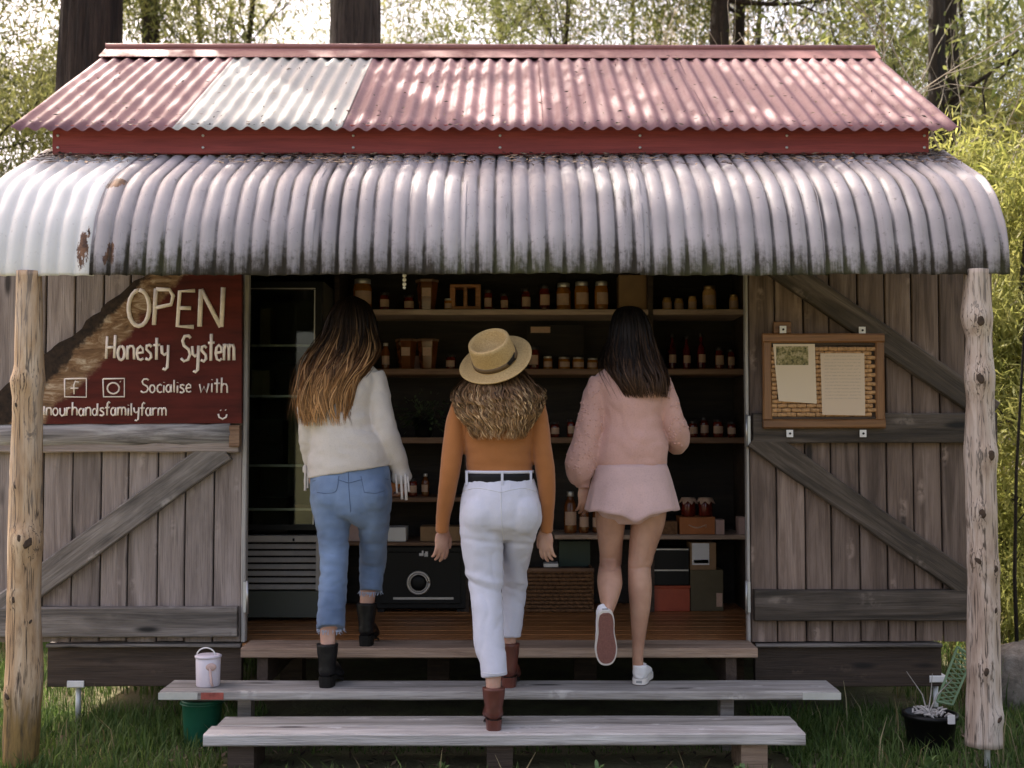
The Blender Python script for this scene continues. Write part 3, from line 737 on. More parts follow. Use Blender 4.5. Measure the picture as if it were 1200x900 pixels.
def head_shapes(c, r, fwd):
    """skull, jaw, nose, ears, lips; fwd = the way the face looks"""
    c = Vector(c); f = Vector(fwd).normalized(); sd_ = Vector((0, 0, 1)).cross(f).normalized(); u = f.cross(sd_)
    B = Matrix((sd_, f, u)).transposed(); P = lambda a, b, d: c+B @ Vector((a*r, b*r, d*r)); E = lambda p, q: ell(P(*p), [x*r for x in q], B)
    return [E((0, -.05, .12), (.80, .98, .92)), E((0, .25, -.42), (.62, .66, .72)), E((0, .52, -.88), (.30, .30, .24)),
            E((0, .93, -.22), (.13, .17, .30)), E((0, .84, -.60), (.26, .12, .07)), E((0, .83, -.70), (.22, .12, .06)),
            E((.79, -.05, -.1), (.08, .20, .30)), E((-.79, -.05, -.1), (.08, .20, .30)), E((.34, .82, .06), (.22, .10, .06)), E((-.34, .82, .06), (.22, .10, .06))], B
def eyes(c, r, B, parent):
    for s in (-1, 1):
        p = Vector(c)+B @ Vector((s*.32*r, .78*r, -.06*r)); o = obj('eye', ell(p, (.15*r, .15*r, .11*r), B), M['white'], parent, True)
        q = Vector(c)+B @ Vector((s*.32*r, .915*r, -.06*r)); obj('iris', ell(q, (.06*r, .025*r, .06*r), B), M['black'], o, True)

def hair(parent, rings, n, mat, core_mat, wave=.06, freq=9, curl=0.0, cfreq=40, wid=.006, endj=.16, phi=2.35, lift=.05, seg=26, name='hair', core=True, base_k=1.04):
    """rings (px l, px r, py, Y of the middle, depth half): the outline of the hair; locks run down its surface"""
    Q = np.array([Rg(l, r, py, Y, d) for l, r, py, Y, d in rings]); m = len(Q)
    L = np.concatenate([[0], np.cumsum(np.linalg.norm(np.diff(Q[:, :3], axis=0), axis=1))]); S = L/L[-1]
    dense = cat(np.concatenate([Q, S[:, None]], 1), 6); Sd = dense[:, 5]
    def at(s): return np.stack([np.interp(np.clip(s, 0, 1), Sd, dense[:, j]) for j in range(5)], -1)
    rg = np.random.default_rng(int(n+freq*10)); V = []; T = []; RR = []; F = []; vb = 0
    o0 = np.array(rootloc(parent))
    nc = 130; cph = np.sort(rg.uniform(-phi, phi, nc)); cpa = rg.uniform(0, 6.28, nc); ck_ = rg.normal(0, 1, nc); cen = rg.normal(0, endj*.6, nc); cfr = rg.uniform(.75, 1.3, nc); crn = rg.random(nc)
    for i in range(n):
        ci = int(rg.integers(nc)); ph = cph[ci]+rg.normal(0, .10); s1 = 1-abs(rg.normal(0, endj)+cen[ci])*.7; s1 = max(.45, s1); s0 = rg.uniform(0, .03) if rg.random() < .75 else rg.uniform(0, .4)
        s = np.linspace(s0, s1, seg); q = at(s); k = 1+(base_k-1)*np.minimum(1, s*3)-lift*(rg.uniform(0, .7)+.9*abs(ck_[ci]))*np.minimum(1, s*5)
        p_ = cph[ci]+(ph-cph[ci])*(1-.75*s*s)+wave*np.sin(freq*cfr[ci]*s+cpa[ci]+rg.normal(0, .18))*s
        kk = k+wave*.5*np.cos(freq*cfr[ci]*s*1.1+cpa[ci]*2.3)*s
        X = q[:, 0]+q[:, 3]*np.sin(p_)*kk; Y = q[:, 1]-q[:, 4]*np.cos(p_)*kk; Z = q[:, 2].copy()
        if curl:
            a = cfreq*cfr[ci]*s+cpa[ci]*3+rg.normal(0, .5); amp = curl*np.clip((s-.12)*3, 0, 1)*rg.uniform(.6, 1.2)
            X = X+amp*np.cos(a); Y = Y+amp*np.sin(a)*.8; Z = Z+amp*.35*np.sin(a*1.0+1)
        P = np.stack([X, Y, Z], -1); t = np.gradient(P, axis=0); t /= np.linalg.norm(t, axis=1)[:, None]+1e-9
        nr = np.stack([np.sin(p_), -np.cos(p_), np.zeros(seg)], -1); b = np.cross(t, nr); b /= np.linalg.norm(b, axis=1)[:, None]+1e-9
        tw = rg.normal(0, .5); b = b*math.cos(tw)+nr*math.sin(tw)
        wd = wid*rg.uniform(.5, 1.25)*np.clip(1.15-(np.linspace(0, 1, seg))**3, .06, 1)
        V.append(P+b*wd[:, None]-o0); V.append(P-b*wd[:, None]-o0)
        ia = vb+np.arange(seg); ib = ia+seg; F.append(np.stack([ia[:-1], ib[:-1], ib[1:], ia[1:]], -1)); vb += 2*seg
        T.append(s); T.append(s); rr = np.full(seg, np.clip(crn[ci]*.65+rg.random()*.35, 0, 1)); RR += [rr, rr]
    me = mesh_np(name, np.concatenate(V), np.concatenate(F), mat, True, {'t': np.concatenate(T), 'rnd': np.concatenate(RR)})
    ho = link(name, me, parent)
    if core:
        C = [[x, y, z, a*(.82-.40*max(0, s_-.55)/.45), b*(.80-.45*max(0, s_-.55)/.45)] for (x, y, z, a, b), s_ in list(zip(Q, S))[1 if curl else 0:-1]]
        cm, _ = finish('hair_core', union([loft(C, 24)], .009, 2), core_mat, ho)
        n_ = len(cm.data.vertices); zz = np.zeros(n_*3, np.float32); cm.data.vertices.foreach_get('co', zz); zz = zz.reshape(-1, 3)[:, 2]+o0[2]
        at_ = cm.data.attributes.new('t', 'FLOAT', 'POINT'); at_.data.foreach_set('value', np.interp(-zz, -Q[:, 2], S).astype(np.float32))
    return ho
def hair_mat(name, stops, var=.5, streak=None):
    k = NT(name); t = k.n('ShaderNodeAttribute', attribute_name='t').outputs['Fac']; r = k.n('ShaderNodeAttribute', attribute_name='rnd').outputs['Fac']
    tt = k.math('ADD', t, k.math('MULTIPLY', k.math('SUBTRACT', r, .5), .28)); c = k.ramp(tt, stops)
    r2 = k.math('FRACT', k.math('MULTIPLY', r, 17.3))
    if streak: c = k.mix(k.math('MULTIPLY', k.math('MULTIPLY', k.step(r2, .6, .95), .75), k.step(t, .12, .6)), c, streak)
    h = k.n('ShaderNodeHueSaturation'); k.l(c, h.inputs['Color']); k.l(k.math('ADD', k.math('MULTIPLY', k.math('FRACT', k.math('MULTIPLY', r, 7.7)), var*1.4), 1-var*.75), h.inputs['Value'])
    return k.fin(h.outputs[0], .5, Specular_IOR_Level=.18)
def cloth(name, col, var=.1, weave=260, wst=.25, fold=5.0, fst=.25, rough=.85, sheen=.2, col2=None, fscale=(1, 1, 1)):
    k = NT(name); n_ = k.noise(k.coord(fscale), fold, 4, .55, .4); wv = k.noise(k.coord(), weave, 2, .6); bl = k.noise(k.coord(), 4, 3)
    c = k.ramp(bl, [(.3, tuple(x*(1-var) for x in col)), (.7, tuple(min(1, x*(1+var)) for x in (col2 or col)))])
    c = k.mix(k.math('MULTIPLY', k.step(wv, .45, .75), .25), c, tuple(x*.6 for x in col))
    b = k.bump(n_, fst, .02); k.bump(wv, wst, .002, b)
    return k.fin(c, rough, Sheen_Weight=sheen, Specular_IOR_Level=.2)
k = NT('skin'); n_ = k.noise(k.coord(), 9, 4); c = k.ramp(n_, [(.3, (.40, .21, .15)), (.7, (.60, .37, .28))])
k.bump(k.noise(k.coord(), 300, 2), .12, .001)
M['skin'] = k.fin(c, .5, Subsurface_Weight=.12, Subsurface_Scale=.01); k.b.inputs['Subsurface Radius'].default_value = (1, .35, .2)
def skin2(name, a, b):
    k = NT(name); c = k.ramp(k.noise(k.coord(), 7, 4), [(.3, a), (.7, b)]); k.bump(k.noise(k.coord(), 260, 2), .1, .001)
    m = k.fin(c, .48, Subsurface_Weight=.12, Subsurface_Scale=.01); k.b.inputs['Subsurface Radius'].default_value = (1, .35, .2); return m
M['skinT'] = skin2('tanned_skin', (.34, .175, .115), (.53, .31, .215))
M['jeans'] = cloth('blue_denim', (.125, .185, .305), .28, 420, .3, 6, .3, col2=(.18, .25, .385))
M['jeansl'] = cloth('pale_denim_thread', (.40, .46, .58), .2, 420, .3)
M['jeansd'] = cloth('blue_denim_seam', (.085, .125, .21), .2, 420, .3)
M['whitej'] = cloth('white_denim', (.60, .605, .70), .05, 420, .2, 6, .35)
M['whites'] = cloth('white_denim_seam', (.64, .64, .68), .05, 420, .2)
M['cream'] = cloth('cream_knit', (.66, .60, .55), .06, 210, .5, 4, .3)
M['rust'] = cloth('rust_rib_knit', (.36, .14, .045), .1, 330, .3, 4, .25)
M['pink'] = cloth('dusty_pink_knit', (.60, .36, .31), .08, 170, .7, 4, .3)
M['pinks'] = cloth('pink_tweed_shorts', (.58, .40, .38), .16, 150, 1.0, 5, .3)
M['pinkd'] = cloth('pink_tweed_dark_seam', (.44, .28, .26), .1, 230, .9)  # darker pink for the centre seam of the shorts
M['belt'] = plain('black_leather', (.006, .006, .009), .5, Specular_IOR_Level=.2)
M['bootb'] = plain('black_boot_leather', (.006, .006, .007), .42, var=.3, Specular_IOR_Level=.3)
M['bootr'] = plain('chestnut_boot_leather', (.11, .032, .022), .36, var=.3)
M['sole'] = plain('dark_rubber_sole', (.010, .009, .008), .7, Specular_IOR_Level=.2)
M['canvas'] = plain('white_canvas', (.76, .75, .76), .7, var=.04, sc=200)
M['rubw'] = plain('white_rubber', (.70, .66, .62), .5, var=.05)
M['gum'] = plain('maroon_rubber_sole', (.20, .085, .07), .65, var=.25, sc=160, bump=.5)
def crease(c, sx, sy, sz, amp, so=0.0):
    n_ = noise.noise((c.x*sx+c.z*sz*.25+so, c.y*sy, c.z*sz)); return -amp*max(0.0, 1-abs(n_)*5)
wr = lambda sc, amp, fx=1, fy=1, fz=1, so=0: (lambda c, q: amp*noise.noise((c.x*sc*fx+so, c.y*sc*fy, c.z*sc*fz))+amp*.5*noise.noise((c.x*sc*2.3*fx, c.y*sc*2.3*fy+so, c.z*sc*2.3*fz)))

def boot(parent, heel, top_z, length, mat, yaw=0.0, heel_h=.045, wid=.045, shaft=.050, name='boot', lean=(0, 0)):
    """ankle boot: heel = ground point under the back of the heel, toe towards +y"""
    h = Vector(heel); B = Matrix.Rotation(yaw, 3, 'Z'); P = lambda x, y, z: h+B @ Vector((x, y, z))
    foot = [list(P(0, y, z))+[a, b] for y, z, a, b in ((.004, heel_h+.026, .020, .026), (.02, heel_h+.028, wid*.74, .032), (.05, heel_h+.032, wid*.86, .036), (.11, heel_h*.8+.036, wid*.88, .038), (length*.68, .040, wid*1.02, .027), (length*.88, .030, wid*.86, .019), (length*.985, .026, wid*.45, .012))]
    sh = [list(P(lean[0]*t, .048+lean[1]*t, heel_h+.02+(top_z-h.z-heel_h-.02)*t))+[a, b] for t, a, b in ((0, wid*.84, .050), (.35, wid*.88, .049), (.7, shaft*.94, .050), (1, shaft, .053))]
    me = union([loft(foot, 18), loft(sh, 18)], .005, 4)
    o, bv = finish(name, me, mat, parent, wr(28, .0012))
    sl = []
    prof = [(-.001, .015), (.008, .028), (.025, .036), (.07, .037), (length*.45, .036), (length*.7, .044), (length*.86, .038), (length*.97, .020)]
    tp = []; bt = []
    for y_, w_ in prof:
        zz = heel_h*max(0, min(1, 1-(y_-.07)/(.09)))*.92 if y_ > .07 else heel_h*.92
        tp.append((y_, w_, zz))
    mb = MB(); pts = [(w_*.92, y_+.003, zz) for y_, w_, zz in tp]+[(-w_*.92, y_+.003, zz) for y_, w_, zz in tp[::-1]]; n = len(pts)
    v = [P(a, b, c+.008) for a, b, c in pts]+[P(a, b, c) for a, b, c in pts]
    mb.add((v, [tuple(range(n)), tuple(range(2*n-1, n-1, -1))]+[(i, n+i, n+(i+1) % n, (i+1) % n) for i in range(n)]))
    hl = [(-.014, .0), (.014, .0), (.026, .007), (.033, .024), (.034, .066), (-.034, .066), (-.033, .024), (-.026, .007)]; m = len(hl)
    v = [P(a*1.02, b-.001, heel_h*1.02) for a, b in hl]+[P(a*.93, b*.95+.003, 0.0) for a, b in hl]
    obj('boot_sole', mb, M['sole'], o)
    obj('boot_heel', (v, [tuple(range(m)), tuple(range(2*m-1, m-1, -1))]+[(i, m+i, m+(i+1) % m, (i+1) % m) for i in range(m)]), M['sole'] if mat is M['bootb'] else mat, o)
    return o

# ---------------------------------------------------------------- woman in jeans and cream jumper
def woman1():
    zs2 = z2; y1 = -.36
    root = thing('person', 'person with long brown to blonde hair, cream jumper, cropped blue jeans and black boots', 'person', (W(408, 760, -.40).x, -.40, zs2), 'visitors walking into the shop')
    lleg = [Rg(364, 413, 575, y1-.01, .125), Rg(367, 412, 600, y1-.01, .112), Rg(373, 409, 633, y1-.02, .09), Rg(375, 408, 665, y1-.05, .078), Rg(373, 406, 696, -.45, .074), Rg(371, 405, 722, -.50, .068), Rg(371, 404, 737, -.525, .066)]
    rleg = [Rg(410, 460, 575, y1-.01, .125), Rg(417, 458, 600, y1+.03, .118), Rg(421, 455, 630, -.25, .105), Rg(421, 453, 655, -.19, .095), Rg(421, 450, 675, -.20, .075), Rg(421, 448, 693, -.215, .066)]
    pel = [Rg(366, 455, 541, y1, .105), Rg(364, 457, 552, y1, .112), Rg(363, 459, 572, y1-.005, .128), Rg(364, 460, 590, y1-.005, .130), Rg(372, 455, 606, y1, .10), Rg(392, 430, 612, y1, .05)]
    but = [ell(W(389, 582, y1-.055), (.085, .085, .095)), ell(W(436, 581, y1-.052), (.085, .085, .095))]
    tor = [Rg(368, 452, 556, y1, .105), Rg(366, 452, 530, y1, .108), Rg(366, 437, 505, y1+.005, .108), Rg(364, 436, 475, y1+.015, .112), Rg(361, 443, 452, y1+.02, .108), Rg(366, 442, 436, y1+.025, .09), Rg(384, 424, 424, y1+.03, .06), Rg(391, 416, 412, y1+.035, .052)]
    rarm = [Rg(424, 450, 438, y1+.02, .06), Rg(430, 456, 455, y1+.015, .06), Rg(434, 461, 485, y1-.01, .058), Rg(440, 469, 512, y1-.015, .056), Rg(452, 477, 535, y1+.02, .05), Rg(459, 480, 551, y1+.05, .045)]
    larm = [Rg(358, 384, 438, y1+.02, .06), Rg(352, 378, 455, y1+.01, .06), Rg(348, 374, 485, y1+.0, .06), Rg(350, 374, 512, y1+.02, .056), Rg(353, 374, 532, y1+.06, .05), Rg(357, 374, 546, y1+.09, .045)]
    neck = [Rg(392, 416, 432, y1+.03, .05), Rg(392, 416, 410, y1+.045, .05), Rg(393, 417, 392, y1+.06, .055)]
    hc = W(409, 384, y1+.07); hs, B = head_shapes(hc, .105, (-.12, 1, -.05))
    ank = [Rg(374, 394, 725, -.515, .037), Rg(375, 393, 745, -.522, .033), Rg(376, 393, 758, -.53, .031), Rg(377, 392, 775, -.53, .028)]
    ank2 = [Rg(422, 442, 680, -.205, .04), Rg(422, 440, 697, -.215, .033), Rg(421.5, 438.5, 710, -.22, .031), Rg(422, 438, 728, -.22, .028)]
    hand_r = hand(W(471, 553, y1+.07), (.06, .35, -.9), (-.3, 1, .3), (1, .2, .2), .5, .92)
    hand_l = hand(W(365, 548, y1+.12), (.05, .35, -.9), (.3, 1, .3), (-1, .2, .2), .4, .92)
    body = union(hs+[loft(neck), loft(shrink(tor, .02)), loft(shrink(rarm, .022)), loft(shrink(larm, .022)), loft(shrink(pel, .02)), loft(shrink(lleg, .028)), loft(shrink(rleg, .028)), loft(ank), loft(ank2)]+hand_r+hand_l, .0045, 2)
    bo, _ = finish('body', body, M['skin'], root); eyes(hc, .105, B, bo)
    fold = lambda c, q: .0045*noise.noise((c.x*9, c.y*9, c.z*34))*(1 if abs(c.z-WZ(668, -.4)) < .16 else .45)+.003*noise.noise((c.x*22+3, c.y*16, c.z*24))+crease(c, 6, 6, 22, .0022)*(1 if c.z < WZ(600, -.4) else .3)
    jn, bv = finish('jeans', union([loft(pel, 24), loft(lleg, 24), loft(rleg, 24)]+but, .0065, 5), M['jeans'], root, fold)
    patch(bv, 'pocket', [(369, 556), (397, 558), (394, 575), (371, 577)], M['jeans'], jn, .004)
    patch(bv, 'pocket', [(423, 558), (453, 555), (451, 575), (427, 577)], M['jeans'], jn, .004)
    for pts in ([(371, 577), (383, 578), (394, 575), (397, 558)], [(427, 577), (440, 578), (451, 575)], [(423, 558), (427, 577)], [(408, 553), (409, 575), (411, 600)], [(366, 564), (385, 560), (408, 566)], [(409, 566), (435, 560), (457, 562)]):
        seam(bv, 'seam', pts, .0019, M['jeansd'], jn)
    rg = random.Random(3); fr = MB()
    for ring, cnt in ((lleg[-1], 70), (rleg[-1], 60)):
        for i in range(cnt):
            a = rg.uniform(0, 6.28); p = Vector((ring[0]+ring[3]*.97*math.cos(a), ring[1]+ring[4]*.97*math.sin(a), ring[2]+.004)); L = rg.uniform(.006, .024)
            fr.add(tube([p, p+Vector((rg.uniform(-.004, .004), rg.uniform(-.004, .004), -L*.6)), p+Vector((rg.uniform(-.01, .01), rg.uniform(-.008, .008), -L))], .0011, 4))
    tag(obj('frayed_hem', fr, M['jeansl'], jn), kind='stuff')
    hem = [Rg(362, 457, 551, y1, .122), Rg(362, 457, 543, y1, .124)]
    tj = [Rg(361, 458, 553, y1, .125), Rg(360, 457, 545, y1, .127), Rg(360, 454, 525, y1, .126)]+[[x, y, z, a+.012, b+.014] for x, y, z, a, b in tor[2:7]]
    fold = lambda c, q: .006*noise.noise((c.x*7+c.z*9, c.y*7, c.z*17))+.0035*noise.noise((c.x*18, c.y*18, c.z*30))+crease(c, 5, 4, 9, .0028, 2)
    cuffr = [Rg(459, 480, 551, y1+.05, .045), Rg(458, 483, 560, y1+.06, .05), Rg(461, 480, 566, y1+.065, .04)]
    cuffl = [Rg(355, 374, 546, y1+.09, .045), Rg(354, 375, 553, y1+.10, .045)]
    jm, bj = finish('jumper', union([loft(tj, 26), loft(rarm, 20), loft(larm, 20), loft(cuffr), loft(cuffl)], .0065, 4), M['cream'], root, fold)
    for px, py, L, wd in ((464, 556, 22, 3), (470, 558, 27, 4), (475, 556, 30, 4.5), (478, 558, 18, 3), (358, 545, 30, 4), (361, 548, 24, 3)):
        Y = -.36+(.0 if px > 400 else .04); p = [W(px+i*.25*(1 if px > 400 else -.3), py+L*i/5, Y+.004*math.sin(i*2)) for i in range(6)]
        obj('cuff_tie', tube(p, [.0035*wd/2*(.8+.2*(i % 2)) for i in range(6)], 6), M['cream'], jm, True)
    boot(root, (W(384, 765, -.53).x-.006, -.582, zs2), WZ(754, -.53), .235, M['bootb'], -.12)
    boot(root, (W(430, 715, -.22).x-.003, -.272, DZE), WZ(706, -.22), .235, M['bootb'], -.05)
    M['hair1'] = hair_mat('brown_to_blonde_hair', [(.0, (.010, .006, .004)), (.34, (.020, .011, .006)), (.58, (.12, .052, .02)), (.92, (.46, .245, .10))], .95, streak=(.56, .32, .15))
    M['hair1c'] = hair_mat('brown_hair_underlayer', [(.0, (.010, .006, .004)), (.45, (.022, .012, .007)), (.9, (.16, .085, .04))], 0)
    hair(root, [(408, 416, 347, y1+.06, .02), (394, 431, 355, y1+.06, .075), (384, 440, 372, y1+.055, .105), (376, 444, 395, y1+.04, .112), (364, 444, 415, y1-.0, .10), (356, 432, 432, y1-.06, .075), (351, 416, 455, y1-.09, .05), (349, 412, 480, y1-.095, .042), (352, 412, 500, y1-.095, .03)],
         3600, M['hair1'], M['hair1c'], .20, 12, wid=.0036, endj=.24, lift=.13)
    hair(root, [(400, 420, 352, y1+.06, .05), (372, 444, 395, y1+.03, .115), (350, 440, 425, y1-.03, .10), (340, 414, 462, y1-.09, .06), (337, 412, 498, y1-.09, .05)], 90, M['hair1'], None, .16, 7, wid=.0016, endj=.2, core=False, name='loose_hair')
    return root
# ---------------------------------------------------------------- woman in hat, rust top and white jeans
def woman2():
    y1 = -.72
    root = thing('person', 'person in a straw hat, rust coloured top and white jeans stepping up in brown boots', 'person', (W(580, 860, -.85).x, -.85, z3), 'visitors walking into the shop')
    pel = [Rg(546, 625, 551, y1, .098), Rg(545, 626, 562, y1, .103), Rg(541, 631, 578, y1-.005, .122), Rg(538, 635, 602, y1-.01, .132), Rg(541, 632, 618, y1, .11), Rg(560, 612, 632, y1, .06)]
    but = [ell(W(564, 604, y1-.06), (.085, .085, .105)), ell(W(610, 602, y1-.05), (.085, .085, .105))]
    lleg = [Rg(538, 588, 600, y1-.01, .125), Rg(539, 590, 630, y1-.015, .105), Rg(544, 590, 660, y1-.02, .092), Rg(550, 589, 690, y1-.03, .082), Rg(553, 590, 720, y1-.06, .078), Rg(555, 591, 750, -.81, .072), Rg(562, 594, 780, -.845, .064), Rg(564, 595, 793, -.855, .062)]
    rleg = [Rg(586, 636, 600, y1, .125), Rg(588, 627, 630, y1+.08, .11), Rg(588, 620, 660, -.56, .10), Rg(588, 617, 690, -.51, .085), Rg(587, 614, 720, -.52, .07), Rg(586, 611, 746, -.525, .062)]
    tor = [Rg(547, 624, 556, y1, .095), Rg(546, 624, 535, y1, .095), Rg(542, 627, 512, y1+.005, .10), Rg(537, 631, 490, y1+.01, .105), Rg(534, 633, 478, y1+.015, .098), Rg(545, 622, 464, y1+.02, .078), Rg(566, 601, 454, y1+.03, .055), Rg(571, 596, 444, y1+.035, .05)]
    larm = [Rg(529, 556, 476, y1+.015, .056), Rg(523, 549, 492, y1+.01, .055), Rg(519, 544, 520, y1-.01, .05), Rg(516, 540, 548, y1-.025, .046), Rg(513, 534, 580, y1-.01, .041), Rg(511, 528, 605, y1+.02, .034), Rg(510, 526, 623, y1+.04, .031)]
    rarm = [Rg(612, 639, 474, y1+.015, .056), Rg(618, 643, 492, y1+.01, .055), Rg(622, 646, 520, y1-.01, .05), Rg(627, 650, 548, y1-.025, .046), Rg(631, 651, 580, y1-.01, .041), Rg(633, 649, 605, y1+.02, .034), Rg(633, 648, 623, y1+.04, .031)]
    neck = [Rg(572, 596, 462, y1+.03, .05), Rg(572, 596, 445, y1+.04, .05), Rg(572, 596, 425, y1+.05, .05)]
    hc = W(583, 428, y1+.06); hs, B = head_shapes(hc, .105, (.05, 1, .12))
    ank = [Rg(567, 588, 780, -.85, .038), Rg(569, 587, 798, -.865, .033), Rg(570, 587, 812, -.87, .031), Rg(571, 586, 830, -.87, .028)]
    ank2 = [Rg(589, 606, 735, -.525, .037), Rg(589, 605, 750, -.53, .033), Rg(589, 604, 765, -.53, .031), Rg(590, 603, 780, -.53, .028)]
    hl = hand(W(517, 621, y1+.04), (.04, .12, -1), (.75, .55, 0), (-.55, -.75, 0), .30, 1.0, 2.4)
    hr = hand(W(641, 621, y1+.04), (-.06, .12, -1), (-.75, .55, 0), (.55, -.75, 0), .30, 1.0, 2.4)
    body = union(hs+[loft(neck), loft(shrink(tor, .014)), loft(shrink(rarm, .009)), loft(shrink(larm, .009)), loft(shrink(pel, .02)), loft(shrink(lleg, .028)), loft(shrink(rleg, .028)), loft(ank), loft(ank2)]+hl+hr, .0035, 1)
    bo, _ = finish('body', body, M['skin'], root); eyes(hc, .105, B, bo)
    fold = lambda c, q: .004*noise.noise((c.x*14+c.z*9, c.y*9, c.z*13))*(1.0 if c.z < WZ(640, -.75) else .25)+.0025*noise.noise((c.x*22+3, c.y*16, c.z*24))+(crease(c, 10, 6, 8, .0035, 5)+.006*math.exp(-((c.z-WZ(684, -.7)+.25*(c.x-.0))/.016)**2)-.004*math.exp(-((c.z-WZ(694, -.7)+.3*c.x)/.010)**2)-.004*math.exp(-((c.z-WZ(636, -.72)+.12*c.x)/.012)**2))*(1 if c.z < WZ(615, -.75) else .15)
    jn, bv = finish('trousers', union([loft(pel, 24), loft(lleg, 24), loft(rleg, 24)]+but, .0065, 5), M['whitej'], root, fold)
    seam(bv, 'seam', [(587, 570), (587, 590), (588, 615), (590, 632)], .002, M['whites'], jn)
    seam(bv, 'seam', [(541, 576), (560, 572), (587, 577)], .0018, M['whites'], jn); seam(bv, 'seam', [(587, 577), (612, 572), (632, 577)], .0018, M['whites'], jn)
    seam(bv, 'hem_stitch', [(565, 788), (580, 790), (594, 787)], .0018, M['whites'], jn)
    bl = []
    for py, g in ((554.5, .010), (567.5, .010)): bl.append(Rg(546-1, 625+1, py, y1, .104))
    v, f = loft([[x, y, z, a+.002, b+.003] for x, y, z, a, b in bl], 36, 3); obj('belt', (v, f), M['belt'], root, True)
    wb = loft([Rg(545, 626, 551, y1, .105), Rg(545, 626, 554.3, y1, .106)], 36, 2); obj('waistband', wb, M['whitej'], jn, True)
    for px in (547, 588.5, 622):
        Y = y1-.105 if px == 588.5 else y1-.045
        p = W(px, 560.5, Y); obj('belt_loop', box((p.x, Y-.004, p.z), (.011, .012, .062), .003), M['whitej'], jn)
    fold = lambda c, q: .0035*noise.noise((c.x*6, c.y*6, c.z*30))*((1 if c.z < WZ(515, -.7) else .3) if abs(c.x-W(585, 520, -.72).x) < .15 else .2)+.002*noise.noise((c.x*18, c.y*18, c.z*22))+crease(c, 3.5, 4, 20, .0012, 8)*(1 if abs(c.x-W(585, 520, -.72).x) < .15 else .3)
    tp = [[x, y, z, a+.002, b+.002] for x, y, z, a, b in tor[:-1]]
    jm, bj = finish('knit_top', union([loft(tp, 26), loft(rarm, 20), loft(larm, 20)], .0055, 3), M['rust'], root, fold)
    seam(bj, 'sleeve_seam', [(543, 480), (545, 500), (544, 520)], .002, M['rust'], jm); seam(bj, 'sleeve_seam', [(622, 478), (622, 500), (623, 520)], .002, M['rust'], jm)
    boot(root, (W(578.5, 820, -.87).x+.003, -.922, z3), WZ(805, -.87), .235, M['bootr'], .05, .045)
    boot(root, (W(596.5, 770, -.53).x-.005, -.582, z2), WZ(753, -.53), .225, M['bootr'], -.1, .045)
    M['hair2'] = hair_mat('curly_dark_blonde_hair', [(.0, (.06, .032, .016)), (.35, (.11, .058, .026)), (.95, (.36, .21, .10))], 1.0, streak=(.66, .46, .25))
    M['hair2c'] = hair_mat('curly_hair_underlayer', [(.0, (.03, .017, .009)), (.8, (.07, .04, .02))], 0)
    hair(root, [(556, 612, 432, y1+.035, .066), (543, 624, 445, y1+.012, .10), (535, 632, 458, y1-.02, .112), (535, 633, 471, y1-.045, .105), (541, 628, 486, y1-.07, .085), (550, 619, 500, y1-.085, .062), (558, 610, 516, y1-.09, .045)],
         2200, M['hair2'], M['hair2c'], .05, 8, curl=.0075, cfreq=30, wid=.0028, endj=.22, lift=.13, seg=46, base_k=1.13)
    hair(root, [(556, 612, 434, y1+.035, .066), (541, 626, 446, y1+.01, .10), (528, 639, 458, y1-.01, .125), (534, 634, 480, y1-.05, .12), (555, 612, 512, y1-.085, .06)],
         120, M['hair2'], None, .10, 8, curl=.010, cfreq=26, wid=.0015, endj=.2, lift=.1, seg=46, core=False, name='loose_hair')
    # hat
    k = NT('straw_weave'); wv = k.n('ShaderNodeTexWave', wave_type='RINGS', rings_direction='Z'); k.l(k.coord(), wv.inputs['Vector']); wv.inputs['Scale'].default_value = 85; wv.inputs['Distortion'].default_value = 1.0
    n1 = k.noise(k.coord(), 180, 3); cc = k.ramp(n1, [(.3, (.36, .23, .09)), (.7, (.55, .39, .18))]); k.bump(k.math('ADD', wv.outputs[1], n1), .35, .002); M['straw'] = k.fin(cc, .7)
    prof = [(.0, .060), (.040, .058), (.060, .066), (.074, .104), (.084, .117), (.092, .112), (.095, .098), (.098, .05), (.101, .01), (.108, .001), (.125, -.004), (.148, -.004), (.166, .002), (.1675, .005), (.165, .008), (.147, .002), (.125, .002), (.110, .005), (.099, .008)]
    hv, hf = lathe(prof, 48)
    rot = Matrix.Rotation(R_(-21), 3, 'Y') @ Matrix.Rotation(R_(38), 3, 'X')
    ctr = W(581, 423, y1-.005)
    def place(v): return [ctr+rot @ Vector((p[0], p[1], p[2]+.006*math.sin(2*math.atan2(p[1], p[0])+.6)*(math.hypot(p[0], p[1]) > .12))) for p in v]
    ht = obj('straw_hat', (place(hv), hf), M['straw'], root, True)
    bvv, bff = lathe([(.0985, .012), (.1035, .010), (.1035, .030), (.0995, .032)], 48)
    obj('hat_band', (place(bvv), bff), plain('dark_straw_band', (.12, .075, .035), .6), ht, True)
    an = R_(-52); q = Vector((math.cos(an), math.sin(an), 0)); t_ = Vector((-q.y, q.x, 0))
    fv = [q*.107+t_*a+Vector((0, 0, b)) for a, b in ((-.028, .034), (.012, .040), (.030, .052), (.018, .030), (.030, .016), (.008, .020), (-.022, .018))]
    vv = [p for p in fv]+[p-q*.004 for p in fv]; n = len(fv)
    obj('hat_feather', (place(vv), [tuple(range(n)), tuple(range(2*n-1, n-1, -1))]+[(i, n+i, n+(i+1) % n, (i+1) % n) for i in range(n)]), M['belt'], ht)
    return root
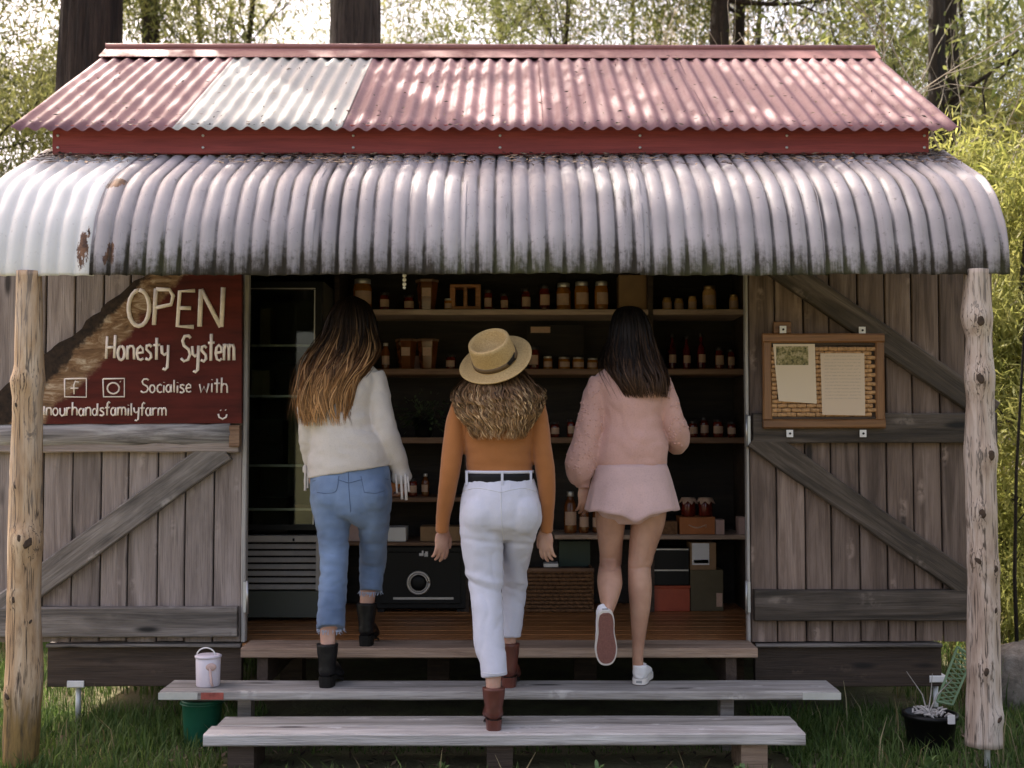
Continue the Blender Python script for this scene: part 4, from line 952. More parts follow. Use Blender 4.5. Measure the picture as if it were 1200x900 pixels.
# ---------------------------------------------------------------- woman in pink
def woman3():
    y1 = -.46
    root = thing('person', 'person with dark hair in a pink knit jumper, pink shorts and white sneakers', 'person', (W(748, 804, -.5).x, -.5, z2), 'visitors walking into the shop')
    tor = [Rg(702, 778, 556, y1, .10), Rg(704, 777, 530, y1, .095), Rg(709, 773, 500, y1+.005, .10), Rg(703, 777, 470, y1+.015, .108), Rg(696, 782, 450, y1+.02, .103), Rg(706, 772, 434, y1+.025, .082), Rg(724, 752, 424, y1+.03, .056), Rg(728, 749, 414, y1+.035, .05)]
    larm = [Rg(690, 720, 447, y1+.02, .06), Rg(684, 712, 462, y1+.015, .066), Rg(677, 708, 490, y1-.0, .066), Rg(669, 703, 520, y1-.01, .07), Rg(662, 700, 545, y1-.0, .074), Rg(664, 697, 558, y1+.01, .062), Rg(673, 692, 566, y1+.02, .034), Rg(674, 691, 572, y1+.02, .031)]
    rarm = [Rg(760, 788, 447, y1+.02, .06), Rg(768, 794, 464, y1+.01, .066), Rg(774, 801, 488, y1-.0, .068), Rg(779, 807, 506, y1+.02, .07), Rg(779, 807, 516, y1+.10, .07), Rg(777, 800, 512, y1+.20, .06), Rg(775, 792, 504, y1+.27, .038), Rg(775, 790, 502, y1+.29, .034)]
    pel = [Rg(702, 779, 545, y1, .10), Rg(698, 783, 570, y1-.005, .12), Rg(697, 783, 595, y1-.005, .125), Rg(705, 775, 612, y1, .08)]
    but = [ell(W(718, 587, y1-.05), (.085, .085, .09)), ell(W(760, 586, y1-.05), (.085, .085, .09))]
    lleg = [Rg(697, 736, 590, y1-.0, .095), Rg(698, 733, 612, y1+.01, .085), Rg(701, 730, 635, y1+.03, .075), Rg(703, 729, 655, y1+.045, .062), Rg(702, 728, 664, y1+.03, .06), Rg(700, 729, 676, y1-.03, .062), Rg(700, 729, 686, y1-.08, .060), Rg(703, 724, 703, y1-.15, .046), Rg(706, 719, 716, y1-.20, .036), Rg(707, 718, 726, y1-.23, .034)]
    rleg = [Rg(738, 782, 590, y1-.0, .10), Rg(739, 779, 612, y1+.0, .092), Rg(737, 769, 641, y1+.0, .078), Rg(736, 763, 664, y1-.01, .066), Rg(736, 764, 688, y1-.025, .064), Rg(738, 762, 712, y1-.03, .056), Rg(740, 757, 742, y1-.02, .042), Rg(741, 754, 766, y1-.02, .036), Rg(741, 754, 785, y1-.015, .036)]
    neck = [Rg(726, 752, 434, y1+.03, .05), Rg(726, 752, 412, y1+.04, .05), Rg(726, 752, 398, y1+.05, .05)]
    hc = W(737, 396, y1+.06); hs, B = head_shapes(hc, .105, (.05, 1, -.05))
    hl = hand(W(683, 569, y1+.02), (.12, .12, -1), (.8, .5, 0), (-.5, -.8, 0), .34, .98, 2.4)
    hr = hand(W(783, 502, y1+.30), (-.1, 1, .1), (-.8, 0, .5), (.3, 0, .9), .4, .93)
    # feet in the shoes
    body = union(hs+[loft(neck), loft(shrink(tor, .02)), loft(shrink(larm[:6], .03)+[[*larm[6][:3], .02, .02], [*larm[7][:3], .021, .02]]), loft(shrink(rarm[:6], .03)+[[*rarm[6][:3], .022, .02], [*rarm[7][:3], .021, .02]]), loft(shrink(pel, .02)), loft(lleg), loft(rleg)]+hl+hr, .0045, 3)
    zk = WZ(664, y1); bo, _ = finish('body', body, M['skinT'], root, lambda c, q: (-.0035*math.exp(-((c.z-zk+.004*math.sin(c.x*60))/.007)**2)+.0025*math.exp(-((c.z-zk-.03)/.02)**2)*math.sin(c.x*110) if c.z < zk+.1 and q.y < 0 else 0.0)); eyes(hc, .105, B, bo)
    # jumper
    tj = [Rg(699, 780, 548, y1, .112), Rg(697, 782, 540, y1, .120), Rg(700, 783, 520, y1, .124)]+[[x, y, z, a+.012, b+.016] for x, y, z, a, b in tor[2:7]]
    fold = lambda c, q: .006*noise.noise((c.x*9+c.z*4, c.y*8, c.z*11))+.0035*noise.noise((c.x*24, c.y*20, c.z*22))+crease(c, 9, 6, 8, .003, 3)
    jm, bj = finish('knit_jumper', union([loft(tj, 26), loft(larm, 20), loft(rarm, 20)], .0065, 4), M['pink'], root, fold)
    # puffed stitches on the sleeves
    rg = random.Random(5); pf = MB(); 
    for i in range(150):
        px = rg.uniform(664, 706); py = rg.uniform(446, 556); p = W(px, py, -1.4); h = bj.ray_cast(p, (p-CAM).normalized())
        if h[0] is None or px > 712-(py-446)*.1: continue
        pf.add(ell(h[0], (.0055, .004, .0055)))
    for i in range(60):
        px = rg.uniform(784, 807); py = rg.uniform(446, 526); p = W(px, py, -1.4); h = bj.ray_cast(p, (p-CAM).normalized())
        if h[0] is None: continue
        pf.add(ell(h[0], (.0055, .004, .0055)))
    tag(obj('puff_stitch', pf, M['pink'], jm, True), kind='stuff')
    # shorts: a flared tube with a centre pleat and two openings
    V = []; F = []; n = 64; rows = 14
    top = Rg(700, 780, 544, y1, .112); bot = Rg(687, 794, 600, y1-.01, .165)
    for j in range(rows+1):
        t = j/rows; r = [top[q]+(bot[q]-top[q])*(t**.8 if q > 2 else t) for q in range(5)]
        for i in range(n):
            a = 2*math.pi*i/n; fl = 1+.034*t*math.sin(a*9+1)+.03*t*math.sin(a*5)+.015*t*math.sin(a*14+2)
            dz = -.042*t*t*math.exp(-((math.cos(a))/.22)**2)+.010*t*abs(math.cos(a))*(1 if math.cos(a) > 0 else .6)+.004*t*math.sin(a*7)
            V.append((r[0]+r[3]*fl*math.cos(a), r[1]+r[4]*fl*math.sin(a), r[2]+dz))
    for j in range(rows):
        for i in range(n): F.append((j*n+i, j*n+(i+1) % n, (j+1)*n+(i+1) % n, (j+1)*n+i))
    sh = obj('shorts', (V, F), M['pinks'], root, True)
    sm = sh.modifiers.new('thick', 'SOLIDIFY'); sm.thickness = .004
    sme = union([loft(shrink(pel, .004), 24)]+but, .008, 4)
    obj('shorts_seat', ([v.co.copy() for v in sme.vertices], [tuple(p.vertices) for p in sme.polygons]), M['pinks'], sh, True)
    bs = BVHTree.FromPolygons([tuple(v) for v in V], F)
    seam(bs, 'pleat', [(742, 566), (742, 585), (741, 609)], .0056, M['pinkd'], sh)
    # sneakers
    def sneaker(P, name='sneaker'):
        """P(x, y, z): x across, y heel to toe, z up from the ground"""
        up = [[*P(0, y_, z_), a, b] for y_, z_, a, b in ((.010, .050, .022, .022), (.045, .052, .036, .034), (.10, .050, .039, .032), (.16, .042, .043, .024), (.205, .034, .038, .017), (.235, .030, .022, .010))]
        cl = [[*P(0, .042, z_), a, b] for z_, a, b in ((.05, .034, .038), (.075, .033, .042), (.088, .034, .044))]
        s, _ = finish(name, union([loft(up, 18), loft(cl, 18)], .005, 4), M['canvas'], root)
        pr = [tuple(q) for q in cat([(0, .012), (.004, .020), (.016, .030), (.05, .036), (.10, .036), (.165, .046), (.21, .041), (.235, .028), (.244, .014), (.246, .0)], 4)]
        pts = [(w_, y_) for y_, w_ in pr]+[(-w_, y_) for y_, w_ in pr[:-1][::-1]]; n = len(pts)
        v = [P(a, b, .027) for a, b in pts]+[P(a, b, .004) for a, b in pts]
        obj('rubber_foxing', (v, [tuple(range(n)), tuple(range(2*n-1, n-1, -1))]+[(i, n+i, n+(i+1) % n, (i+1) % n) for i in range(n)]), M['rubw'], s)
        v = [P(a*.88, .01+b*.92, .0045) for a, b in pts]+[P(a*.88, .01+b*.92, 0) for a, b in pts]
        obj('outsole', (v, [tuple(range(n)), tuple(range(2*n-1, n-1, -1))]+[(i, n+i, n+(i+1) % n, (i+1) % n) for i in range(n)]), M['gum'], s)
        hb = [P(a, -.002, z_) for a, z_ in ((-.013, .012), (.013, .012), (.013, .023), (-.013, .023))]+[P(a, .002, z_) for a, z_ in ((-.013, .012), (.013, .012), (.013, .023), (-.013, .023))]
        obj('heel_patch', (hb, [(0, 1, 2, 3), (7, 6, 5, 4), (0, 4, 5, 1), (1, 5, 6, 2), (2, 6, 7, 3), (3, 7, 4, 0)]), plain('grey_heel_patch', (.28, .28, .28), .6), s)
        lc = MB()
        for q in range(4): lc.add(tube([P(-.022, .10+q*.022, .080-q*.010), P(0, .105+q*.022, .085-q*.010), P(.022, .10+q*.022, .080-q*.010)], .003, 6))
        obj('laces', lc, M['rubw'], s, True); return s
    h = W(749, 804, -.53); B2 = Matrix.Rotation(-.22, 3, 'Z')
    sneaker(lambda x, y, z: Vector((h.x, -.525, z2))+B2 @ Vector((x, y, z)))
    h2 = W(710, 716, y1-.285); h3 = W(711, 785, y1-.215); ax = (h3-h2).normalized(); nz = Vector((-.06, 1, 0)); nz = (nz-ax*nz.dot(ax)).normalized(); sx = ax.cross(nz)
    L = (h3-h2).length/.246
    sneaker(lambda x, y, z: h2+(ax*y+sx*x+nz*z)*min(L, 1.05))
    M['hair3'] = hair_mat('dark_brown_hair', [(.0, (.008, .006, .005)), (.55, (.014, .009, .007)), (.95, (.055, .028, .016))], .9, streak=(.13, .07, .04))
    M['hair3c'] = hair_mat('dark_hair_underlayer', [(.0, (.007, .005, .004)), (.9, (.018, .011, .008))], 0)
    hair(root, [(731, 742, 359, y1+.06, .02), (721, 753, 364, y1+.06, .075), (714, 762, 380, y1+.055, .108), (711, 768, 400, y1+.045, .115), (708, 775, 420, y1+.01, .11), (712, 782, 437, y1-.05, .085), (722, 784, 452, y1-.08, .06), (732, 783, 467, y1-.09, .035)],
         3000, M['hair3'], M['hair3c'], .14, 8, wid=.0036, endj=.22, lift=.11)
    hair(root, [(728, 745, 362, y1+.06, .05), (708, 770, 405, y1+.04, .12), (700, 780, 432, y1-.03, .11), (712, 786, 455, y1-.09, .07), (722, 785, 472, y1-.09, .05)], 70, M['hair3'], None, .14, 7, wid=.0015, endj=.25, core=False, name='loose_hair')
    return root
woman1(); woman2(); woman3()
# ================================================================== inside the shop
SF, SB = .95, 1.33; IY = 1.09
def amber(name, col, rough=.12, tr=.35):
    k = NT(name); n_ = k.noise(k.coord((1, 1, 1), 9.), 14, 3); c = k.ramp(n_, [(.3, tuple(x*.55 for x in col)), (.7, col)])
    return k.fin(c, rough, Transmission_Weight=tr)
M['honey'] = amber('amber_jar_glass', (.70, .27, .05)); M['jam'] = amber('dark_jam_glass', (.26, .035, .018)); M['wine'] = amber('dark_bottle_glass', (.20, .018, .02)); M['syr'] = amber('brown_glass', (.34, .11, .03))
M['pres'] = plain('golden_preserve', (.60, .34, .14), .3, var=.25, sc=50)
M['lidg'] = plain('gold_lid', (.45, .30, .14), .35, Metallic=.7); M['lidw'] = plain('silver_lid', (.62, .58, .54), .35, Metallic=.6); M['lidb'] = plain('black_lid', (.03, .025, .025), .4)
M['label'] = plain('cream_label', (.58, .38, .27), .7, var=.1, sc=60); M['cardb'] = plain('cardboard', (.30, .18, .09), .8); M['terr'] = plain('orange_carton', (.46, .16, .05), .7)
M['redc'] = plain('red_plastic', (.42, .07, .025), .45); M['olive'] = plain('olive_carton', (.12, .095, .05), .8); M['pinkb'] = plain('pink_carton', (.55, .38, .34), .7)
M['wick'] = plain('wicker', (.17, .08, .032), .8, var=.4, sc=60); M['dgreen'] = plain('dark_green_plastic', (.02, .045, .03), .45)
shv = thing('shelving_unit', 'dark timber shelving filled with jars along the back of the shop', 'shelving', (.3, 1.1, DZ))
SH = {}
for nm, px0, px1, py, mt, th in (('top', 396, 874, 365.5, 'shelfpale', .032), ('second', 396, 874, 435.5, 'shelf', .034), ('third', 396, 874, 516, 'shelf', .034), ('fourth', 650, 874, 629.5, 'shelfpale', .026), ('left', 396, 545, 585.5, 'shelf', .026), ('base', 396, 545, 637.5, 'shelf', .02)):
    x0, x1 = WX(px0, SF), WX(px1, SF); z = WZ(py, SF); SH[nm] = z+th/2
    plank('shelf_board', (x0, (SF+SB)/2, z), (x1, (SF+SB)/2, z), SB-SF, th, M[mt], shv, (0, 0, 1), seg=3, wob=.002)
SH['floor'] = DZ
for px in (394, 547, 763, 876):
    x = WX(px, SF); y0 = SF-.005
    obj('upright', box2((x-.014, y0, DZ), (x+.014, SB+.02, 2.66 if px != 547 else SH['third']-.04)), M['bearer'], shv)
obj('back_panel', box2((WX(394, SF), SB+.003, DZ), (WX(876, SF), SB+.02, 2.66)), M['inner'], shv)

def make_jar(kind):
    """unit jar: radius .04, height .1"""
    t = thing('jar', 'jar', 'jar')
    if kind in ('honey', 'jam', 'pres'):
        b = obj('glass', lathe([(.034, 0), (.039, .004), (.040, .012), (.040, .070), (.037, .080), (.032, .086), (.032, .092)], 18), M[kind], t, True)
        obj('lid', lathe([(.033, .085), (.035, .086), (.035, .099), (.033, .1)], 18), M['lidw' if kind == 'honey' else ('lidg' if kind == 'pres' else 'lidb')], t, True); lz = (.022, .062); lr = .0405
    elif kind == 'bottle':
        obj('glass', lathe([(.034, 0), (.039, .003), (.040, .01), (.040, .052), (.036, .060), (.018, .072), (.014, .078), (.014, .092)], 16), M['wine'], t, True)
        obj('cap', lathe([(.016, .090), (.016, .1)], 12), M['lidb'], t, True); lz = (.020, .042); lr = .0405
    elif kind == 'syrup':
        obj('glass', lathe([(.034, 0), (.039, .003), (.040, .01), (.040, .066), (.030, .078), (.020, .084), (.020, .09)], 16), M['syr'], t, True)
        obj('cap', lathe([(.022, .089), (.022, .1)], 12), M['lidw'], t, True); lz = (.02, .052); lr = .0405
    V = []; F = []; n = 8
    for j in (0, 1):
        for i in range(n+1):
            a = R_(-90-58+116*i/n); V.append((lr*math.cos(a), lr*math.sin(a), lz[j]))
    V += [(x*.985, y*.985, z) for x, y, z in V]; q = 2*(n+1)
    for i in range(n): F += [(i, i+1, n+2+i, n+1+i), (q+i, q+n+1+i, q+n+2+i, q+i+1)]
    obj('label', (V, F), M['label'], t); return t
PROTO = {}
def jar(kind, px, wpx, hpx, shelf, label, cat_='jar', group=None, Y=IY):
    s = 1400/(Y+6); wd, h = wpx/s, hpx/s
    if kind not in PROTO: PROTO[kind] = make_jar(kind); t = PROTO[kind]
    else: t = dup(PROTO[kind])
    t.location = (WX(px, Y), Y+random.uniform(-.02, .03), SH[shelf]+.0005); t.scale = (wd/.08, wd/.08, h/.1); t.rotation_euler = (0, 0, random.uniform(-.3, .3))
    t.name = 'bottle' if kind in ('bottle', 'syrup') else 'jar'
    tag(t, label, cat_); 
    if group: t['group'] = group
    elif 'group' in t: del t['group']
    return t
T = 'top shelf'
jar('honey', 424, 22, 38, 'top', 'tall amber jar at the long haired visitor end of the top shelf')
for px, w_, h in ((450, 12, 22), (478, 13, 20), (572, 10, 26), (591, 10, 22), (616, 12, 28), (638, 13, 31)):
    jar('jam', px, w_, h, 'top', 'small dark jam jar with cream label on the top shelf', group='dark jam jars on the top shelf')
for px, w_, h in ((661, 17, 34), (682, 17, 35), (705, 16, 35)):
    jar('honey', px, w_, h, 'top', 'large amber honey jar in the row of three on the top shelf', group='amber honey jars on the top shelf')
jar('honey', 525, 10, 15, 'top', 'very short amber jar before the dark wooden box on the top shelf')
for px, w_, h in ((782, 11, 16), (797, 11, 16), (812, 10, 18), (861, 11, 20)):
    jar('pres', px, w_, h, 'top', 'small golden preserve jar on the top shelf', group='golden preserve jars on the top shelf')
jar('pres', 832, 16, 30, 'top', 'tall golden preserve jar among the small ones on the top shelf')
jar('syrup', 451, 10, 32, 'second', 'brown syrup bottle beside the tapered hampers on the second shelf', 'bottle')
jar('jam', 528, 12, 18, 'second', 'short jam jar beside the straw hat on the second shelf')
jar('jam', 626, 13, 28, 'second', 'tall dark jam jar heading the row of low jars on the second shelf')
for px, w_, h in ((642, 11, 16), (661, 14, 15), (678, 14, 15), (695, 13, 14)):
    jar('honey', px, w_, h, 'second', 'squat honey jar with wide label on the second shelf', group='squat honey jars on the second shelf')
for px, w_, h in ((789, 10, 43), (805, 10, 40), (822, 10, 43)):
    jar('bottle', px, w_, h, 'second', 'slim dark red bottle with cream label on the second shelf', 'bottle', 'slim dark bottles on the second shelf')
for px, w_, h in ((844, 11, 27), (858, 9, 25)):
    jar('jam', px, w_, h, 'second', 'dark jam jar next to the slim red bottles on the second shelf', group='jam jars beside the bottles')
for px, w_, h in ((650, 11, 18), (669, 10, 21), (812, 11, 19), (826, 11, 23), (842, 13, 21), (857, 11, 18)):
    jar('jam', px, w_, h, 'third', 'small jam jar on the third shelf', group='jam jars on the third shelf')
for px, w_, h in ((668, 15, 48), (684, 12, 36), (700, 12, 34)):
    jar('syrup', px, w_, h, 'fourth', 'brown bottle with silver cap on the low pale shelf', 'bottle', 'brown bottles on the low shelf')
jar('jam', 484, 11, 20, 'left', 'small jam jar on the short lower shelf behind the rust top'); jar('syrup', 499, 9, 26, 'left', 'small brown syrup bottle on the short lower shelf', 'bottle')
def carton(name, label, cat_, px0, px1, py0, shelf, mat, Y=None, dep=.16, lid=None, extra=None):
    Y = Y or IY-.05; x0, x1 = WX(px0, Y), WX(px1, Y); zb = SH[shelf]+.0005; zt_ = WZ(py0, Y)
    t = thing(name, label, cat_, ((x0+x1)/2, Y+dep/2, zb))
    obj('box', box2((x0, Y, zb), (x1, Y+dep, zt_), .003), mat, t)
    if lid: obj('lid', box2((x0-.004, Y-.004, zt_+.0005), (x1+.004, Y+dep+.004, zt_+.012), .002), lid, t)
    for a, b, c, d, m_ in extra or []:
        obj('label', box2((WX(a, Y), Y-.0025, WZ(d, Y)), (WX(b, Y), Y-.0005, WZ(c, Y))), m_, t)
    return t
# tapered hampers
def hamper(px, w_, h, shelf, label, grp=None):
    Y = IY; s = 1400/(Y+6); x = WX(px, Y); zb = SH[shelf]+.0005; r = w_/2/s; H = h/s
    t = thing('gift_hamper', label, 'hamper', (x, Y, zb), grp)
    obj('wrap', lathe([(r*.62, 0), (r*.72, .01), (r*.98, H*.92), (r, H*.95)], 6, (x, Y, zb)), M['syr'], t); obj('rim', lathe([(r*1.04, H*.93), (r*1.06, H), (r*.9, H)], 6, (x, Y, zb)), M['shelf'], t)
    obj('label', box2((x-r*.4, Y-r*.9, zb+H*.45), (x+r*.4, Y-r*.85, zb+H*.72)), M['label'], t)
hamper(500, 26, 37, 'top', 'tapered amber gift hamper on the top shelf')
for px in (476, 501): hamper(px, 25, 36, 'second', 'tapered amber gift hamper on the second shelf', 'gift hampers on the second shelf')
def fbox():
    Y = IY-.02; x0, x1 = WX(527, Y), WX(563, Y); zb = SH['top']+.0005; zt_ = WZ(333, Y)
    t = thing('wooden_box', 'dark reddish open wooden box on the top shelf', 'box', ((x0+x1)/2, Y, zb))
    for a, b in (((x0, zb), (x1, zb+.03)), ((x0, zt_-.02), (x1, zt_)), ((x0, zb+.03), (x0+.03, zt_-.02)), ((x1-.03, zb+.03), (x1, zt_-.02)), (((x0+x1)/2-.01, zb+.03), ((x0+x1)/2+.01, zt_-.02))):
        obj('rail', box2((a[0], Y, a[1]), (b[0], Y+.12, b[1]), .002), M['floor'], t)
fbox()
carton('cabinet_box', 'brown wooden box beside the golden jars on the top shelf', 'box', 726, 763, 322, 'top', M['cardb'])
carton('white_box', 'small white card box below the top shelf at the jar hampers', 'box', 474, 496, 417, 'second', M['pinkb'], Y=1.2, dep=.1)
carton('storage_box', 'dark green storage box behind the squat honey jars', 'box', 618, 684, 380, 'second', M['inner'], Y=1.2, dep=.1, extra=[(622, 645, 383, 390, M['label'])])
carton('white_carton', 'small white carton with a notch standing on the black safe', 'box', 455, 476, 618, 'base', M['white'], Y=.99)
carton('brown_carton', 'brown carton standing on the black safe beside the white carton', 'box', 493, 540, 617, 'base', M['cardb'], Y=1.0)
carton('beige_canister', 'beige canister seen between the legs of the blue jeans', 'canister', 406, 423, 599, 'base', M['pinkb'], Y=1.0, dep=.1, lid=M['label'])
carton('orange_carton', 'small orange carton on the short lower shelf', 'box', 456, 474, 566, 'left', M['terr'], Y=1.02)
def smilebox():
    t = carton('smile_carton', 'orange carton with a curved smile mark on the low pale shelf', 'box', 796, 837, 606, 'fourth', M['terr'], Y=.98)
    Y = .978; mb = MB(); mb.add(tube([W(807+i*2, 615+3.4*math.sin(math.pi*i/10), Y) for i in range(11)], [.0025+.002*math.sin(math.pi*i/10) for i in range(11)], 6)); mb.add(tube([W(825, 617, Y), W(828, 614.5, Y), W(827, 618.5, Y)], .002, 6))
    obj('smile_mark', mb, M['label'], t, True)
    zt_ = WZ(606, .98)
    for px in (806, 826):
        x = WX(px, 1.05); j = thing('cloth_topped_jar', 'dark jam jar with a scalloped cream cloth cap on the smile carton', 'jar', (x, 1.05, zt_+.001), 'cloth topped jars on the carton')
        obj('glass', lathe([(.038, 0), (.043, .005), (.043, .075), (.036, .09)], 16, (x, 1.05, zt_+.001)), M['jam'], j, True)
        V = []; F = []; n = 32
        for q, (r, z, am) in enumerate(((.004, .112, 0), (.040, .110, 0), (.046, .098, .002), (.054, .082, .008))):
            for i in range(n):
                a = 2*math.pi*i/n; V.append((x+(r+am*math.sin(a*8))*math.cos(a), 1.05+(r+am*math.sin(a*8))*math.sin(a), zt_+z-.010*(am > .005)*math.sin(a*8)))
        for q in range(3):
            for i in range(n): F.append((q*n+i, q*n+(i+1) % n, (q+1)*n+(i+1) % n, (q+1)*n+i))
        F.append(tuple(range(n)))
        obj('cloth_cap', (V, F), M['label'], j, True)
smilebox()
carton('pink_carton', 'small pink carton beside the orange smile carton', 'box', 838, 848, 609, 'fourth', M['pinkb'], Y=.98, dep=.1)
carton('loaf_tin', 'small brown tin beside the orange smile carton', 'tin', 775, 793, 611, 'fourth', M['wick'], Y=.98, dep=.1)
carton('corner_carton', 'pale brown carton at the corner post of the low shelf', 'box', 865, 873, 606, 'fourth', M['pinkb'], Y=.98, dep=.1)
SH['oli'] = WZ(668, .98)
carton('olive_carton', 'olive brown carton with a pale sticker on the shop floor', 'box', 808, 846, 668, 'floor', M['olive'], Y=.98, extra=[(838, 845, 695, 711, M['label'])])
carton('labelled_carton', 'cardboard carton with a large white label on top of the olive carton', 'box', 808, 838, 636, 'oli', M['cardb'], Y=.98, extra=[(810, 830, 636.5, 662, M['white']), (812, 829, 656, 660, M['olive'])])
carton('red_crate', 'red plastic crate on the shop floor', 'crate', 766, 807, 689, 'floor', M['redc'], Y=.97, lid=M['redc']); SH['red'] = WZ(689, .97)+.013
carton('black_crate', 'black crate stacked on the red crate', 'crate', 766, 806, 642, 'red', M['black'], Y=.98, extra=[(766, 806, 643, 644.5, M['steel']), (766, 806, 667.5, 669, M['steel'])])
# wicker basket with real weave
def basket():
    Y = .93; x0, x1 = WX(616, Y), WX(694, Y); zb = DZ+.0005; zt_ = WZ(668, Y); t = thing('wicker_basket', 'brown wicker basket standing on the shop floor', 'basket', ((x0+x1)/2, Y+.15, zb))
    obj('liner', box2((x0+.012, Y+.012, zb), (x1-.012, Y+.29, zt_-.01)), M['bearer'], t)
    n = 11
    for r in range(n):
        z = zb+(zt_-zb)*(r+.5)/n; p = []
        for i in range(41):
            u = i/40; p.append((x0+(x1-x0)*u, Y+.006*math.cos(math.pi*(i+r)/2.0), z))
        obj('weaver', tube(p, (zt_-zb)/n*.46, 6), M['wick'], t, True)
    for u in (0, 1):
        x = x0+(x1-x0)*u; obj('side', box2((x-.006, Y, zb), (x+.006, Y+.3, zt_), .002), M['wick'], t)
    obj('rim', tube([(x0-.008, Y, zt_), ((x0+x1)/2, Y-.004, zt_), (x1+.008, Y, zt_)], .013, 8), M['shelf'], t, True)
    c = tag(obj('price_card', box2((WX(637, .95), .95, zt_+.014), (WX(654, .95), 1.05, zt_+.034), .002), M['white'], None), 'small white card lying on the wicker basket', 'card')
    carton('green_bin', 'dark green bin behind the wicker basket', 'bin', 655, 691, 634, 'floor', M['dgreen'], Y=1.22, dep=.09)
basket()
# plant on the third shelf
def pot_plant():
    x, Y, z = WX(497, IY), IY-.03, SH['third']; t = thing('potted_plant', 'leafy green plant in a dark pot on the third shelf', 'plant', (x, Y, z))
    obj('pot', lathe([(.045, .0), (.05, .01), (.062, .10), (.066, .10), (.066, .115), (.055, .115)], 18, (x, Y, z)), M['black'], t, True)
    rg = random.Random(2); lf = MB()
    for i in range(260):
        a = rg.uniform(0, 6.28); L = rg.uniform(.05, .2); el = rg.uniform(-.3, 1.3); d = Vector((math.cos(a)*math.cos(el), math.sin(a)*math.cos(el)*.6, math.sin(el)))
        p = Vector((x, Y, z+.12))+d*L*rg.uniform(.5, 1)+Vector((0, 0, -.3*L*rg.random())); s = Vector((-d.y, d.x, .4)).normalized()*.012; e = p+d*.03+Vector((0, 0, -.015))
        lf.add(([p, p*.5+e*.5+s, e, p*.5+e*.5-s], [(0, 1, 2, 3)]))
    obj('foliage', lf, M['leafd'], t)
k = NT('dull_green_leaf'); M['leafd'] = k.fin(k.ramp(k.noise(k.coord(), 40, 2), [(.3, (.03, .05, .02)), (.7, (.11, .15, .07))]), .5)
pot_plant()
# black safe
def safe():
    Y = .93; x0, x1 = WX(441, Y), WX(546, Y); zt_ = SH['base']-.022; t = thing('black_safe', 'black metal cash safe with a round silver dial', 'safe', ((x0+x1)/2, Y+.15, DZ))
    obj('cabinet', box2((x0, Y, DZ+.02), (x1, Y+.36, zt_), .006), M['black'], t)
    dr = obj('safe_door', box2((x0+.03, Y-.014, DZ+.05), (x1-.03, Y-.0005, zt_-.03), .004), M['black'], t)
    c = W(490.5, 683, Y-.02)
    for r, w_ in ((.062, .007), (.050, .004)):
        ring = [Vector((c.x+r*math.cos(a), Y-.022, c.z+r*math.sin(a))) for a in np.linspace(0, 2*math.pi, 33)]
        obj('dial_ring', tube(ring, w_, 8), M['lidw'], dr, True)
    lv, lf_ = lathe([(.046, 0), (.046, .012), (.03, .018)], 24); obj('dial', ([(c.x+a, Y-.015-d, c.z+b) for a, b, d in lv], lf_), M['black'], dr, True)
    for i, (a, b, h) in enumerate(((492, 495, 3), (498, 500, 4), (495, 497, 6), (499, 502, 6))):
        obj('badge', box2((WX(a, Y), Y-.0165, WZ(651+i % 2, Y)), (WX(b, Y), Y-.0145, WZ(651-h+i % 2, Y))), M['white'], dr)
    obj('trim', box2((WX(462, Y), Y-.02, WZ(702, Y)), (WX(532, Y), Y-.0145, WZ(699.5, Y))), M['steel'], dr)
    for x in (x0+.03, x1-.03): obj('foot', box2((x-.02, Y+.02, DZ), (x+.02, Y+.3, DZ+.019)), M['black'], t)
safe()
